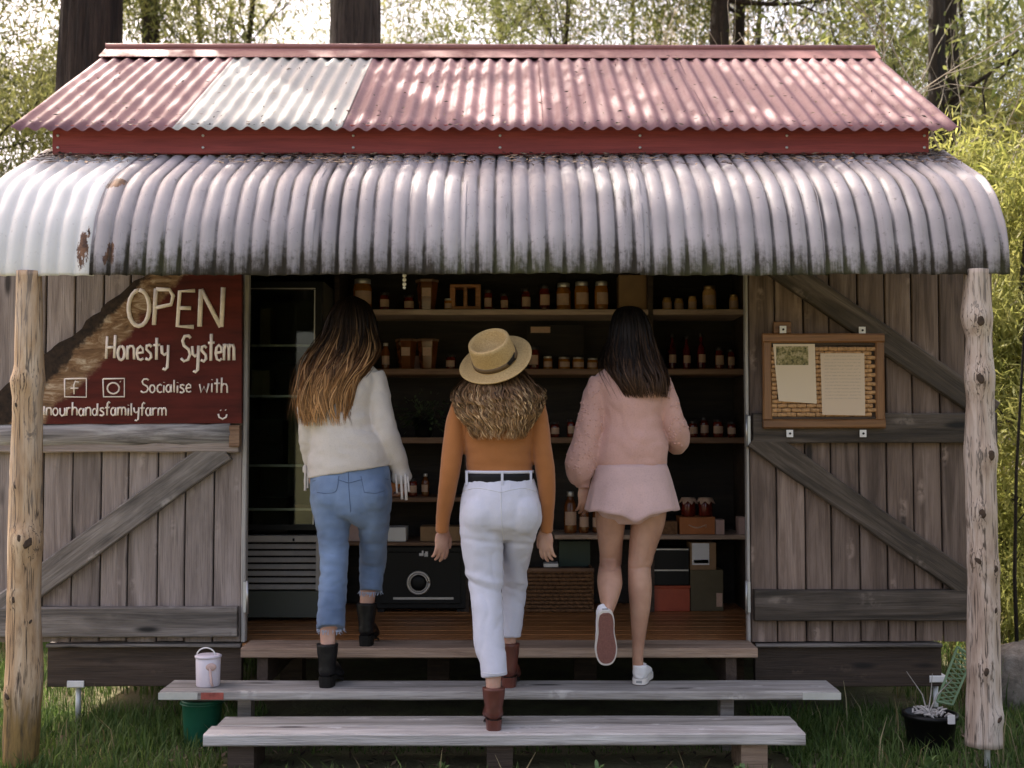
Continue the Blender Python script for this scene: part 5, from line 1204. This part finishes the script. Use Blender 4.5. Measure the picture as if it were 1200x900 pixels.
# drinks fridge
def fridge():
    Y = .60; x0, x1 = WX(272, Y), WX(378, Y); zt_ = WZ(330, Y); zg1, zg0 = WZ(627, Y), WZ(692, Y); D = .62
    t = thing('display_fridge', 'tall dark glass fronted fridge with a grey louvred base', 'fridge', ((x0+x1)/2, Y+.3, DZ))
    k = NT('fridge_liner'); M['fridge'] = k.fin((.075, .08, .062), .5)
    for a, b in (((x0, Y, zg1), (x0+.03, Y+D, zt_)), ((x1-.03, Y, zg1), (x1, Y+D, zt_)), ((x0+.03, Y, zt_-.04), (x1-.03, Y+D, zt_)), ((x0+.03, Y+D-.02, zg1), (x1-.03, Y+D, zt_-.04)), ((x0, Y, DZ+.02), (x1, Y+D, zg0-.003))):
        obj('cabinet_panel', box2(a, b, .003), M['fridge'], t)
    obj('base_cavity', box2((x0+.01, Y+.06, zg0), (x1-.01, Y+D, zg1)), M['black'], t)
    fr = obj('door_frame', MB().add(box2((x0+.002, Y-.03, zg1+.03), (x0+.04, Y-.002, zt_-.005))).add(box2((x1-.04, Y-.03, zg1+.03), (x1-.002, Y-.002, zt_-.005))).add(box2((x0+.04, Y-.03, zt_-.05), (x1-.04, Y-.002, zt_-.005))).add(box2((x0+.04, Y-.03, zg1+.03), (x1-.04, Y-.002, zg1+.06))), M['black'], t)
    obj('trim_bead', box2((x1-.046, Y-.034, zg1+.06), (x1-.040, Y-.03, zt_-.05)), M['steel'], fr)
    obj('trim_bead', box2((x0+.04, Y-.034, zt_-.046), (x1-.04, Y-.0305, zt_-.04)), M['steel'], fr)
    k = NT('dark_glass'); tr_ = k.n('ShaderNodeBsdfTransparent'); tr_.inputs[0].default_value = (.80, .84, .78, 1); gl_ = k.n('ShaderNodeBsdfGlossy'); gl_.inputs['Roughness'].default_value = .04; mx_ = k.n('ShaderNodeMixShader'); mx_.inputs[0].default_value = .05; k.l(tr_.outputs[0], mx_.inputs[1]); k.l(gl_.outputs[0], mx_.inputs[2]); k.l(mx_.outputs[0], k.out.inputs[0]); M['pane'] = k.m
    obj('glass_pane', box2((x0+.04, Y-.018, zg1+.06), (x1-.04, Y-.013, zt_-.05)), M['pane'], fr)
    for py in (405, 464, 545, 596):
        z = WZ(py, Y+.1); obj('wire_shelf', box2((x0+.031, Y+.08, z-.006), (x1-.031, Y+.5, z)), M['fridge'], t)
        obj('shelf_lip', box2((x0+.031, Y+.066, z-.009), (x1-.031, Y+.0795, z+.004)), M['steel'], t)
    # louvres
    M['louv'] = plain('grey_louvre', (.40, .36, .32), .5)
    obj('louvre_header', box2((x0, Y-.012, zg1-.038), (x1, Y+.05, zg1-.002), .003), M['louv'], t)
    obj('louvre_side', box2((x1-.03, Y-.012, zg0), (x1, Y+.05, zg1-.039), .003), M['louv'], t)
    n = 7
    for i in range(n):
        z = zg0+(zg1-.045-zg0)*(i+.5)/n
        plank('louvre', (x0+.002, Y+.012, z), (x1-.032, Y+.012, z), .030, .006, M['louv'], t, (0, -.75, .65), seg=1, wob=0)
    obj('badge', tube([W(343, 632.5, Y-.02), W(345, 632.5, Y-.02)], .008, 8), M['black'], t)
    rg = random.Random(8)
    for py, its in ((464, ((296, 318, 30), (326, 346, 38), (350, 364, 26))), (545, ((296, 334, 52), (340, 366, 60))), (405, ((306, 318, 44),)), (625, ((300, 340, 40),))):
        z = WZ(py, Y+.1)+.0005 if py != 625 else zg1+.001
        for a, b, h in its:
            x, xx = WX(a, Y+.2), WX(b, Y+.2); s = (Y+6.2)/1400
            bx = thing('chilled_carton', 'dark carton on a shelf inside the glass fronted fridge', 'carton', ((x+xx)/2, Y+.25, z), 'cartons inside the fridge')
            obj('box', box2((x, Y+.14, z), (xx, Y+.32, z+h*s), .003), M['olive'] if rg.random() < .4 else M['inner'], bx); obj('flap', box2((x+.003, Y+.14, z+h*s+.0005), (xx-.003, Y+.22, z+h*s+.004)), M['dgreen'], bx)
fridge()
# hanging beads under the awning
p = W(474, 306, -.70); t = thing('hanging_beads', 'small string of pale beads hanging under the awning edge', 'ornament', (p.x, -.70, p.z))
obj('string', tube([(p.x, -.70, p.z+.05), (p.x, -.70, WZ(337, -.70))], .0012, 5), M['steel'], t)
for py, r in ((316, .011), (323, .009), (328, .009), (333, .009), (337, .007)): obj('bead', ell((p.x, -.70, WZ(py, -.70)), (r, r, r)), M['white'], t, True)

# ================================================================== things about the steps
def pail():
    Y = -.52; x = WX(247, Y); z = z2+.0005; r = .056; H = WZ(768, Y)-z
    t = thing('lidded_pail', 'pale lilac lidded pail with a wire handle on the end of the step', 'pail', (x, Y, z))
    M['lilac'] = plain('pale_lilac_plastic', (.66, .60, .66), .4, var=.06)
    obj('pail_body', lathe([(r*.9, 0), (r*.94, .004), (r, H*.95), (r*.98, H*.96)], 28, (x, Y, z)), M['lilac'], t, True)
    obj('lid', lathe([(r*1.06, H*.94), (r*1.08, H), (r*.9, H*1.03), (r*.3, H*1.04)], 28, (x, Y, z)), M['lilac'], t, True)
    obj('handle', tube([(x+r*.75*math.cos(a)-.008, Y-.01, z+H*1.0+.036*math.sin(a)) for a in np.linspace(0, math.pi, 13)], .003, 6), M['white'], t, True)
    c = (x+r*.42, Y-r*.86, z+H*.68)
    obj('scoop', ell(c, (.026, .012, .018)), M['pinkb'], t, True); obj('scoop_grip', tube([(c[0]-.002, c[1]-.006, c[2]), (c[0]+.006, c[1]-.008, c[2]-.07), (c[0]+.012, c[1]-.008, c[2]-.085)], .0055, 8), M['pinkb'], t, True)
pail()
def gbucket():
    Y = -.42; x = WX(237, Y, 840); t = thing('green_bucket', 'dark green bucket in the grass under the step end', 'bucket', (x, Y, 0)); M['gbk'] = plain('bucket_green', (.015, .11, .06), .4)
    obj('bucket_body', lathe([(.075, -.01), (.079, .0), (.092, .19), (.096, .195), (.096, .205), (.085, .205)], 28, (x, Y, 0)), M['gbk'], t, True)
    obj('rim_bead', tube([(x+.096*math.cos(a), Y+.096*math.sin(a), .188) for a in np.linspace(0, 2*math.pi, 29)], .005, 6), M['gbk'], t, True)
gbucket()
def rpot():
    Y = -.55; x = WX(1090, Y, 850); t = thing('plant_pot', 'black plastic plant pot of bark and dry stems beside the log post', 'plant pot', (x, Y, 0))
    obj('pot', lathe([(.09, -.02), (.095, 0), (.115, .15), (.122, .15), (.122, .17), (.108, .17), (.106, .150)], 24, (x, Y, 0)), M['black'], t, True)
    rg = random.Random(4); mb = MB()
    for i in range(26):
        a = rg.uniform(0, 6.28); r = rg.uniform(0, .08); p = Vector((x+r*math.cos(a), Y+r*math.sin(a), .158)); d = Vector((rg.uniform(-1, 1), rg.uniform(-1, 1), rg.uniform(.0, .5))).normalized()*rg.uniform(.03, .07)
        mb.add(tube([p, p+d*.5+Vector((0, 0, .01)), p+d], [.005, .006, .003], 5))
    obj('bark_chips', mb, M['edge'], t)
    q = W(1113, 842, Y-.1); obj('price_tag', box2((q.x-.016, Y-.121, q.z-.02), (q.x+.016, Y-.118, q.z+.02)), M['white'], t)
    mb = MB()
    for i in range(3):
        a = rg.uniform(-.5, .5); p = Vector((x-.01, Y, .16)); mb.add(tube([p, p+Vector((a*.1, .0, .09)), p+Vector((a*.3-.03, -.02, .16+.04*rg.random()))], [.004, .003, .001], 5))
    obj('dry_stem', mb, M['edge'], t)
rpot()
def mesh_basket():
    Y = -.30; t = thing('lattice_basket', 'green lattice panel leaning against the shed beside the log post', 'basket', W(1100, 815, Y)); M['lat'] = plain('faded_green_plastic', (.16, .24, .13), .6, var=.2)
    a, b, c, d = W(1098, 822, Y), W(1116, 826, Y), W(1140, 770, Y+.05), W(1122, 758, Y+.05)
    mb = MB()
    for i in range(12):
        u = i/11; mb.add(tube([a.lerp(d, u), b.lerp(c, max(0, u-.12))], .0035, 5)); mb.add(tube([a.lerp(d, max(0, u-.12)), b.lerp(c, u)], .0035, 5))
    obj('lattice', mb, M['lat'], t)
    for p, q in ((a, d), (b, c), (a, b), (d, c)): obj('rim', tube([p, q], .006, 6), M['lat'], t)
mesh_basket()
# ================================================================== ground, grass, woods
def ground_z(x, y):
    far = max(0.0, math.hypot(x, y)-8)
    return .02*noise.noise((x*.7, y*.7, 0))*min(1, max(0, math.hypot(x, y+.3)-1.5))+.012*far
k = NT('woodland_soil_and_turf'); a = k.noise(k.coord(), 3.2, 6, .65); b = k.noise(k.coord(), 30, 5, .7); c_ = k.noise(k.coord(), .35, 3)
col = k.ramp(a, [(.3, (.045, .035, .02)), (.5, (.075, .075, .028)), (.7, (.12, .13, .045))]); col = k.mix(k.step(b, .5, .75), col, (.09, .065, .04))
col = k.mix(k.math('MULTIPLY', k.step(c_, .45, .65), .6), col, (.19, .16, .085)); k.bump(b, .8, .03); M['soil'] = k.fin(col, .95)
xs = np.concatenate([np.linspace(-160, -8, 14), np.linspace(-7, 7, 71), np.linspace(8, 160, 14)]); ys = np.concatenate([np.linspace(-160, -4, 10), np.linspace(-3.5, 6, 48), np.linspace(7, 260, 22)])
V = np.array([(x, y, ground_z(x, y)) for x in xs for y in ys]); idx = np.arange(len(V)).reshape(len(xs), len(ys))
F = np.stack([idx[:-1, :-1], idx[1:, :-1], idx[1:, 1:], idx[:-1, 1:]], -1).reshape(-1, 4)
g = link('ground', mesh_np('ground', V, F, M['soil'], True)); tag(g, 'woodland turf and bare soil under and around the shed', 'ground', kind='structure')

def leafmat(name, lo, hi, trans=.45):
    k = NT(name); r = k.n('ShaderNodeAttribute', attribute_name='rnd').outputs['Fac']; c = k.ramp(r, [(.1, lo), (.9, hi)])
    tr = k.n('ShaderNodeBsdfTranslucent'); k.l(c, tr.inputs[0]); mx = k.n('ShaderNodeMixShader'); mx.inputs[0].default_value = trans
    k.fin(c, .55, Specular_IOR_Level=.25); k.l(k.b.outputs[0], mx.inputs[1]); k.l(tr.outputs[0], mx.inputs[2]); k.l(mx.outputs[0], k.out.inputs[0]); return k.m
M['grass'] = leafmat('grass_blade', (.04, .085, .016), (.14, .20, .055)); M['grassd'] = leafmat('dry_grass_blade', (.20, .16, .07), (.38, .33, .19))
def blades(name, regions, mat, label, seed, hmul=1.0):
    rg = np.random.default_rng(seed); B = []
    for x0, x1, y0, y1, n, h0, h1 in regions:
        x = rg.uniform(x0, x1, n); y = rg.uniform(y0, y1, n)
        keep = np.array([noise.noise((p*2.2, q*2.2, seed)) > -.32+rg.uniform(-.3, .3) for p, q in zip(x, y)]); x, y = x[keep], y[keep]
        z = np.array([ground_z(p, q) for p, q in zip(x, y)]); h = rg.uniform(h0, h1, len(x))*(.6+.8*rg.random(len(x))**3)*hmul
        B.append(np.stack([x, y, z, h], -1))
    B = np.concatenate(B); n = len(B); a = rg.uniform(0, 6.28, n); dx, dy = np.cos(a), np.sin(a); ln = rg.uniform(.1, .75, n)*B[:, 3]; wd = rg.uniform(.0016, .0042, n)
    P = B[:, :3]; up = np.array([0, 0, 1.])
    def pt(t, s):
        q = P.copy(); q[:, 0] += dx*ln*t*t-dy*wd*s; q[:, 1] += dy*ln*t*t+dx*wd*s; q[:, 2] += B[:, 3]*(t-.18*t*t*t)-.008; return q
    V = np.stack([pt(0, 1), pt(0, -1), pt(.5, .85), pt(.5, -.85), pt(1, .12), pt(1, -.12)], 1).reshape(-1, 3)
    i = np.arange(n)*6; F = np.concatenate([np.stack([i, i+1, i+3, i+2], -1), np.stack([i+2, i+3, i+5, i+4], -1)])
    r = np.repeat(rg.random(n), 6); o = link(name, mesh_np(name, V, F, mat, True, {'rnd': r})); return tag(o, label, 'grass', kind='stuff')
blades('grass', [(-3.2, 3.2, -1.7, -.98, 14000, .03, .10), (-2.6, -1.25, -1.0, .2, 12000, .03, .13), (1.2, 2.8, -1.0, .2, 11000, .03, .13), (-1.3, 1.3, -.62, -.05, 4000, .02, .06), (-4.5, -1.5, .2, 4.5, 16000, .08, .26), (2.1, 6, .1, 6, 16000, .10, .32), (-9, 9, 4, 16, 9000, .15, .4)], M['grass'], 'green grass growing round the steps and the shed', 3)
blades('dry_grass', [(-2.6, 2.6, -1.3, -.98, 200, .06, .16), (-2.4, -1.3, -.9, .1, 60, .10, .26), (1.3, 2.4, -.9, .1, 90, .10, .28), (2.1, 6, .2, 7, 5000, .15, .5), (-5, -2, 1, 6, 2500, .15, .4)], M['grassd'], 'straw coloured dry grass stems among the green grass', 5)
# broad leaved weeds
k = NT('weed_leaf'); M['weed'] = k.fin(k.ramp(k.noise(k.coord(), 30, 2), [(.3, (.06, .11, .03)), (.7, (.16, .24, .08))]), .55)
def weed(x, y, s, seed, label):
    rg = random.Random(seed); z = ground_z(x, y); t = thing('weed', label, 'weed', (x, y, z), 'leafy weeds in the grass')
    for i in range(rg.randint(8, 12)):
        a = rg.uniform(0, 6.28); el = rg.uniform(.5, 1.4); L = s*rg.uniform(.6, 1.1); d = Vector((math.cos(a)*math.cos(el), math.sin(a)*math.cos(el), math.sin(el))); sd_ = Vector((-math.sin(a), math.cos(a), 0))
        b0 = Vector((x, y, z+s*rg.uniform(0, .5))); V = []
        for j in range(6):
            u = j/5; w_ = s*.13*math.sin(math.pi*min(1, u*.9+.1))**.8; p = b0+d*L*u+Vector((0, 0, -L*.35*u*u)); V += [p-sd_*w_, p+Vector((0, 0, -w_*.3)), p+sd_*w_]
        F = []
        for j in range(5):
            q = j*3; F += [(q, q+1, q+4, q+3), (q+1, q+2, q+5, q+4)]
        obj('leaf', (V, F), M['weed'], t, True)
    obj('stalk', tube([(x, y, z-.01), (x+.004, y, z+s*.5)], [.005, .003], 6), M['weed'], t)
for i, (px, py, s) in enumerate(((1085, 893, .12), (518, 890, .08), (790, 892, .08), (700, 893, .07), (870, 893, .07))):
    p = W(px, py, -.99); weed(p.x, -1.0, s, i+1, 'low leafy green weed growing in the grass before the steps')
# rock behind the log post
def rock(x, y, s, label, seed):
    V, F = lathe([(math.sin(math.pi*max(.02, min(.98, i/14))), -math.cos(math.pi*i/14)) for i in range(15)], 24); out = []
    for p in V:
        d = Vector(p); f_ = 1+.28*noise.noise(d*1.3+Vector((seed, 0, 0)))+.10*noise.noise(d*4)+.04*noise.noise(d*11); out.append((x+d.x*s[0]*f_, y+d.y*s[1]*f_, s[2]*.45+d.z*s[2]*f_))
    k = NT('lichen_rock'); n_ = k.noise(k.coord(), 9, 6, .7); c = k.ramp(n_, [(.3, (.05, .045, .035)), (.55, (.20, .17, .14)), (.75, (.34, .31, .27))]); k.bump(n_, .9, .02)
    tag(obj('rock', (out, F), k.fin(c, .9), None, True), label, 'rock')
rock(WX(1200, .4, 790), .4, (.26, .2, .24), 'rough grey brown rock in the grass behind the log post', 2)

# leaf litter caught on the awning and roof
def litter():
    rg = random.Random(9); k = NT('dead_leaf'); r = k.n('ShaderNodeAttribute', attribute_name='rnd').outputs['Fac']; mt = k.fin(k.ramp(r, [(.1, (.02, .012, .008)), (.6, (.09, .05, .03)), (.95, (.28, .2, .13))]), .8)
    V = []; F = []; RR = []
    def leaf(p, n, L, w_):
        a = rg.uniform(0, 6.28); t = Vector((math.cos(a), math.sin(a), 0)); t = (t-n*t.dot(n)).normalized(); s = n.cross(t); b = len(V); q = rg.random()
        for u, v_ in ((-1, 0), (0, 1), (1, 0), (0, -1)): V.append(p+t*u*L+s*v_*w_+n*rg.uniform(.0, .008)); RR.append(q)
        F.append((b, b+1, b+2, b+3))
    for i in range(4200):
        x = rg.uniform(AXL+.05, AXR-.05); dn = noise.noise((x*1.6, 3, 0))
        if dn < rg.uniform(-.6, .25): continue
        u = rg.random()**1.6; y_ = AY0-.02-.42*u; z = AZ0-(AY0-y_)*.40
        leaf(Vector((x, y_, z+.010+rg.uniform(0, .012))), Vector((0, -.37, .93)), rg.uniform(.008, .034), rg.uniform(.002, .008))
    for i in range(520):
        x = rg.uniform(RXL+.05, RXR-.05); u = rg.random()**2.2; leaf(Vector((x, EY+.02+(RY-EY)*u, EZ+(RZ-EZ)*(u+.02/1.36)+.012)), Vector((0, -.51, .86)), rg.uniform(.006, .02), rg.uniform(.002, .005))
    for i in range(1500):
        x = rg.uniform(-2.8, 2.8); y_ = rg.uniform(-1.5, -.1); leaf(Vector((x, y_, ground_z(x, y_)+.008)), Vector((rg.uniform(-.3, .3), rg.uniform(-.3, .3), .9)).normalized(), rg.uniform(.012, .04), rg.uniform(.004, .009))
    me = mesh_np('leaf_litter', np.array([tuple(v) for v in V]), np.array(F), mt, False, {'rnd': RR}); tag(link('leaf_litter', me), 'dead leaves and twigs fallen on the awning, the roof and the grass', 'leaf litter', kind='stuff')
litter()

# ------------------------------------------------------------------ trees
def barkmat(name, d, m_, l):
    k = NT(name); a = k.noise(k.coord((9, 9, .7), 7.), 1.6, 7, .7, 1.0); b = k.noise(k.coord((40, 40, 2.5), 7.), 1.5, 5, .7); c = k.ramp(a, [(.3, d), (.52, m_), (.75, l)])
    c = k.mix(k.math('MULTIPLY', k.step(b, .5, .7), .7), c, tuple(x*.5 for x in d)); k.bump(k.math('ADD', a, b), 1.0, .08); return k.fin(c, .9)
M['barkR'] = barkmat('stringy_red_bark', (.012, .006, .004), (.045, .025, .018), (.11, .07, .052)); M['barkG'] = barkmat('grey_brown_bark', (.022, .015, .011), (.085, .062, .05), (.20, .16, .135)); M['barkD'] = barkmat('dark_scrub_bark', (.015, .010, .007), (.05, .034, .024), (.11, .085, .065))
M['leafA'] = leafmat('gum_leaf', (.13, .145, .04), (.32, .31, .12), .55); M['leafB'] = leafmat('olive_leaf', (.07, .09, .024), (.23, .235, .085), .5); M['leafC'] = leafmat('wattle_leaf', (.19, .21, .045), (.44, .42, .14), .55); M['leafP'] = leafmat('pale_dry_leaf', (.22, .18, .10), (.42, .36, .23))
def leaves_np(centres, per, spread, L, wd, rg, hang=.6):
    C = np.repeat(np.asarray(centres), per, 0); n = len(C); P = C+rg.normal(0, 1, (n, 3))*np.array(spread)
    d = rg.normal(0, 1, (n, 3)); d[:, 2] -= hang*1.6; d /= np.linalg.norm(d, axis=1)[:, None]; s = np.cross(d, rg.normal(0, 1, (n, 3))); s /= np.linalg.norm(s, axis=1)[:, None]+1e-9
    l = L*rg.uniform(.6, 1.3, n)[:, None]; w_ = wd*rg.uniform(.7, 1.3, n)[:, None]
    V = np.stack([P, P+d*l*.45+s*w_, P+d*l, P+d*l*.45-s*w_], 1).reshape(-1, 3); F = np.arange(n*4).reshape(-1, 4)
    cl = np.repeat(rg.random(len(centres)), per); r = np.repeat(np.clip(cl*.6+rg.random(n)*.4, 0, 1), 4); return V, F, r
def branches(base, dirs, L, r, rg, mb, tips, depth=2):
    for d in dirs:
        d = Vector(d).normalized(); p = Vector(base); path = [p.copy()]; q = d.copy(); m = 6
        for i in range(m):
            q = (q+Vector(rg.normal(0, .16, 3))+Vector((0, 0, .03))).normalized(); p = p+q*L/m; path.append(p.copy())
            if i > 1: tips.append(tuple(p))
        mb.add(tube(path, [r*(1-.8*i/m) for i in range(m+1)], 5))
        if depth > 1:
            for i in (2, 3, 4, 5):
                sd_ = Vector(rg.normal(0, 1, 3)); sd_ = (q*.6+sd_*.6).normalized(); branches(path[i], [sd_], L*.5, r*.45, rg, mb, tips, depth-1)
def tree(name, label, x, y, path, rad, bark, limbs, leafm, per=26, spread=(.35, .35, .3), L=.13, wd=.016, seed=1, group=None, depth=2, cat_='tree', hang=.6, limbL=2.2):
    """path: (dx, dy, z) of the trunk; limbs: (fraction of the trunk, count, length factor)"""
    rg = np.random.default_rng(seed); z0 = ground_z(x, y)-.05; t = thing(name, label, cat_, (x, y, z0), group)
    Q = cat([(x+a, y+b, z0+c_, r) for (a, b, c_), r in zip(path, rad)], 6 if rad[1] < .18 else 26); V = []; F = []; n = 14 if rad[1] < .18 else 64
    for i, q in enumerate(Q):
        for j in range(n):
            a = 2*math.pi*j/n; rr = q[3]*(1+.14*noise.noise((math.cos(a)*1.6+seed, math.sin(a)*1.6, q[2]*.5))+.10*noise.noise((math.cos(a)*4, math.sin(a)*4+seed, q[2]*.9))-(.09*max(0, 1-3.2*abs(noise.noise((math.cos(a)*7, math.sin(a)*7+seed, q[2]*.8)))) if n > 20 else 0)); V.append((q[0]+rr*math.cos(a), q[1]+rr*math.sin(a), q[2]))
    for i in range(len(Q)-1):
        for j in range(n): F.append((i*n+j, i*n+(j+1) % n, (i+1)*n+(j+1) % n, (i+1)*n+j))
    obj('trunk', (V, F), bark, t, True); mb = MB(); tips = []
    for fr, cnt, lf in limbs:
        q = Q[int(fr*(len(Q)-1))]
        for i in range(cnt):
            a = rg.uniform(0, 6.28); el = rg.uniform(.1, .9); branches(q[:3], [(math.cos(a)*math.cos(el), math.sin(a)*math.cos(el), math.sin(el))], limbL*lf*rg.uniform(.7, 1.2), max(.012, q[3]*.34), rg, mb, tips, depth)
    if mb.v: tag(obj('limbs', mb, bark, t, True), kind='stuff')
    if tips and per:
        V, F, r = leaves_np(tips, per, spread, L, wd, rg, hang); V = V-np.array(rootloc(t)); link('crown', mesh_np('crown', V, F, leafm, False, {'rnd': r}), t)
    return t
# tall gums behind the shed, their crowns over the roof
p = W(109, 60, 2.9); tree('gum_tree', 'massive dark stringy barked trunk rising behind the red roof end', p.x, 2.9, [(-.02, 0, 0), (-.02, 0, 3), (.0, 0, 5), (.1, .1, 8), (.4, 0, 11), (.7, -.2, 13.5)], [.30, .235, .225, .2, .14, .05], M['barkR'], [(.62, 3, 1.2), (.72, 4, 1.1), (.8, 4, 1.1), (.9, 5, 1.0), (.97, 4, .8)], M['leafA'], 60, seed=11, limbL=2.6)
p = W(415, 30, 3.6); tree('gum_tree', 'straight grey brown trunk rising behind the roof ridge', p.x, 3.6, [(0, 0, 0), (0, 0, 3), (.0, .05, 5.5), (-.1, .1, 9), (-.3, 0, 12), (-.4, 0, 14)], [.27, .215, .205, .17, .11, .04], M['barkG'], [(.62, 4, 1.2), (.72, 4, 1.1), (.8, 4, 1.1), (.9, 5, 1.0), (.97, 4, .8)], M['leafA'], 60, seed=12, limbL=2.6)
tree('gum_tree', 'tall gum tree standing past the end of the shed', -5.9, 4.6, [(0, 0, 0), (0, 0, 5), (-.4, -.4, 10), (-.6, -.8, 14)], [.2, .15, .1, .03], M['barkG'], [(.68, 4, 1.2), (.78, 5, 1.1), (.88, 5, 1.0), (.96, 4, .8)], M['leafA'], 55, seed=13, limbL=2.6)
p = W(182, 25, 8); tree('gum_tree', 'thin dark trunk far behind the roof', p.x, 8, [(0, 0, 0), (.0, 0, 5), (-.2, 0, 9), (0, 0, 13)], [.14, .105, .085, .02], M['barkR'], [(.5, 3, .8), (.66, 4, .9), (.8, 4, 1), (.93, 4, .8)], M['leafB'], 40, seed=14)
for i, (px, Y, r) in enumerate(((835, 9, .13), (858, 9.6, .085))):
    p = W(px, 25, Y); tree('gum_tree', 'slim dark trunk of a close pair behind the roof', p.x, Y, [(0, 0, 0), (.03, 0, 5), (.2, .3, 9), (0, 0, 13)], [r*1.2, r, r*.8, .02], M['barkR'], [(.55, 3, .8), (.7, 4, .9), (.85, 4, 1)], M['leafB'], 34, seed=15+i, group='pair of slim dark trunks')
for i, (px, Y, r) in enumerate(((1093, 4.6, .075), (1119, 4.9, .085))):
    p = W(px, 110, Y); tree('gum_tree', 'dark twin trunk hung with pale vines beyond the roof end', p.x, Y, [(0, 0, 0), (.0, 0, 3), (.05-.1*i, 0, 6), (.0, 0, 11)], [r*1.3, r, r*.9, .02], M['barkD'], [(.55, 2, .8), (.75, 4, .9), (.92, 4, 1)], M['leafB'], 30, seed=25+i, group='twin trunks beyond the roof end')
# understorey: crowns between the trunks; those in front of the shed are unseen, added for shade
US = [(.7, 9.6, 1), (-3.4, 9.2, 0), (-6.6, 7.5, 0), (-7.6, 9.4, 0), (-5.2, 8.6, 1), (6.3, -3.0, 1), (8.2, -6.2, 0), (5.2, -9.0, 1), (9.6, -1.2, 1), (-4.4, 10.5, 1), (-9.5, 12, 1), (-2.6, 13.5, 0), (-.2, 11, 1), (1.9, 13.5, 3), (3.6, 11, 1), (5.4, 8.0, 0), (7.0, 11.5, 1), (-5.8, 18, 0), (.8, 18, 1), (4.6, 17, 3), (9.6, 15, 1), (-2.9, 22, 1), (8.2, 20, 0)]
lm = [('leafA', 'bright olive understorey tree in the woods behind the shed'), ('leafB', 'dark olive understorey tree in the woods behind the shed, or added unseen in front'), None, ('leafP', 'pale dry leaved understorey tree in the woods behind the shed')]
pro = {}
for i, (x, y, kd) in enumerate(US):
    key = (kd, i % 2)
    if key not in pro:
        pro[key] = tree('understorey_tree', lm[kd][1], x, y, [(0, 0, 0), (.1, 0, 2), (-.1, .1, 5), (.1, 0, 8), (0, 0, 11)], [.06, .045, .038, .03, .012], M['barkD'], [(.25, 3, .9), (.4, 4, 1.0), (.52, 4, 1.1), (.65, 5, 1.1), (.8, 5, 1), (.95, 4, .7)], M[lm[kd][0]], 48, (.24, .24, .22), .13, .010, seed=40+i, group=lm[kd][0]+' understorey trees', limbL=2.3)
        pro[key]['group'] = ['bright olive understorey trees', 'dark olive understorey trees', '', 'pale dry understorey trees'][kd]
    else:
        o = dup(pro[key]); o.location = (x, y, ground_z(x, y)-.05); o.rotation_euler = (0, 0, i*1.9); s = .85+.3*((i*7) % 5)/5; o.scale = (s, s, s)
        if y < 0: tag(o, 'unseen understorey tree added in front of the shop for shade', 'tree', 'unseen trees added for shade')  # out of view, added to block sky light from the right
# wattles at both sides
def wattle(px, Y, hgt, label, mat, seed, cnt=5, per=80, L=.10, wd=.007, group=None):
    x = WX(px, Y); return tree('wattle_bush', label, x, Y, [(0, 0, 0), (.05, 0, hgt*.3), (-.05, 0, hgt*.6), (.05, 0, hgt)], [.05, .04, .03, .01], M['barkD'], [(.08, cnt, .7), (.2, cnt, .8), (.35, cnt, .9), (.5, cnt, .9), (.7, cnt, .8), (.9, cnt, .6)], M[mat], per, (.16, .16, .14), L, wd, seed=seed, cat_='bush', limbL=hgt*.33, group=group)
wattle(1205, 2.2, 3.3, 'bright yellow green feathery bush just beyond the awning end', 'leafC', 61)
wattle(1290, 4.2, 4.6, 'taller yellow green feathery bush behind the bright one', 'leafC', 62)
wattle(1215, 6.5, 5.0, 'olive bush further back beyond the awning end', 'leafA', 63)
wattle(-30, 5.0, 4.6, 'loose olive bush beyond the left roof end', 'leafA', 64)
wattle(20, 8.0, 5.6, 'tall thin leaved bush behind the left roof end', 'leafB', 65)
wattle(-120, 3.2, 3.0, 'yellow green bush beside the left awning end', 'leafC', 66)
# dead twiggy shrubs
M['twig'] = plain('bleached_twig', (.34, .29, .23), .8, var=.25, sc=20)
def dead(px, Y, z0, hgt, label, seed, n=9):
    rg = np.random.default_rng(seed); x = WX(px, Y, 100); t = thing('dead_shrub', label, 'shrub', (x, Y, z0)); mb = MB(); tp = []
    for i in range(n):
        a = rg.uniform(0, 6.28); branches((x+rg.normal(0, .1), Y+rg.normal(0, .1), z0), [(math.cos(a)*.45, math.sin(a)*.45, 1)], hgt*rg.uniform(.7, 1.1), .020, rg, mb, tp, 3)
    tag(obj('stems', mb, M['twig'], t), kind='stuff'); return t
dead(1040, 4.3, 0, 4.7, 'bleached dead twiggy shrub behind the right roof end', 71, 12); dead(965, 6.0, 0, 5.4, 'bleached dead twiggy shrub further back in the woods', 72, 9); dead(1112, 4.2, 0, 4.4, 'bleached dead shrub tangled at the twin dark trunks', 73, 12); dead(870, 7.5, 0, 6.2, 'tall bleached dead shrub behind the slim trunk pair', 74, 7)
# slender sapling in front of the bright bush
p = W(1192, 500, .9); t = thing('sapling', 'slender dark bare sapling stem beyond the log post', 'sapling', (p.x, .9, 0)); obj('stem', tube([(p.x-.02, .9, -.03), (p.x-.03, .9, .6), (p.x-.01, .9, 1.2), (p.x+.05, .9, 2.0), (p.x+.09, .9, 2.7)], [.012, .011, .009, .007, .003], 7), M['barkD'], t, True)
obj('twig', tube([(p.x-.025, .9, .9), (p.x+.05, .88, 1.0), (p.x+.12, .87, 1.16)], [.005, .004, .002], 5), M['barkD'], t, True)
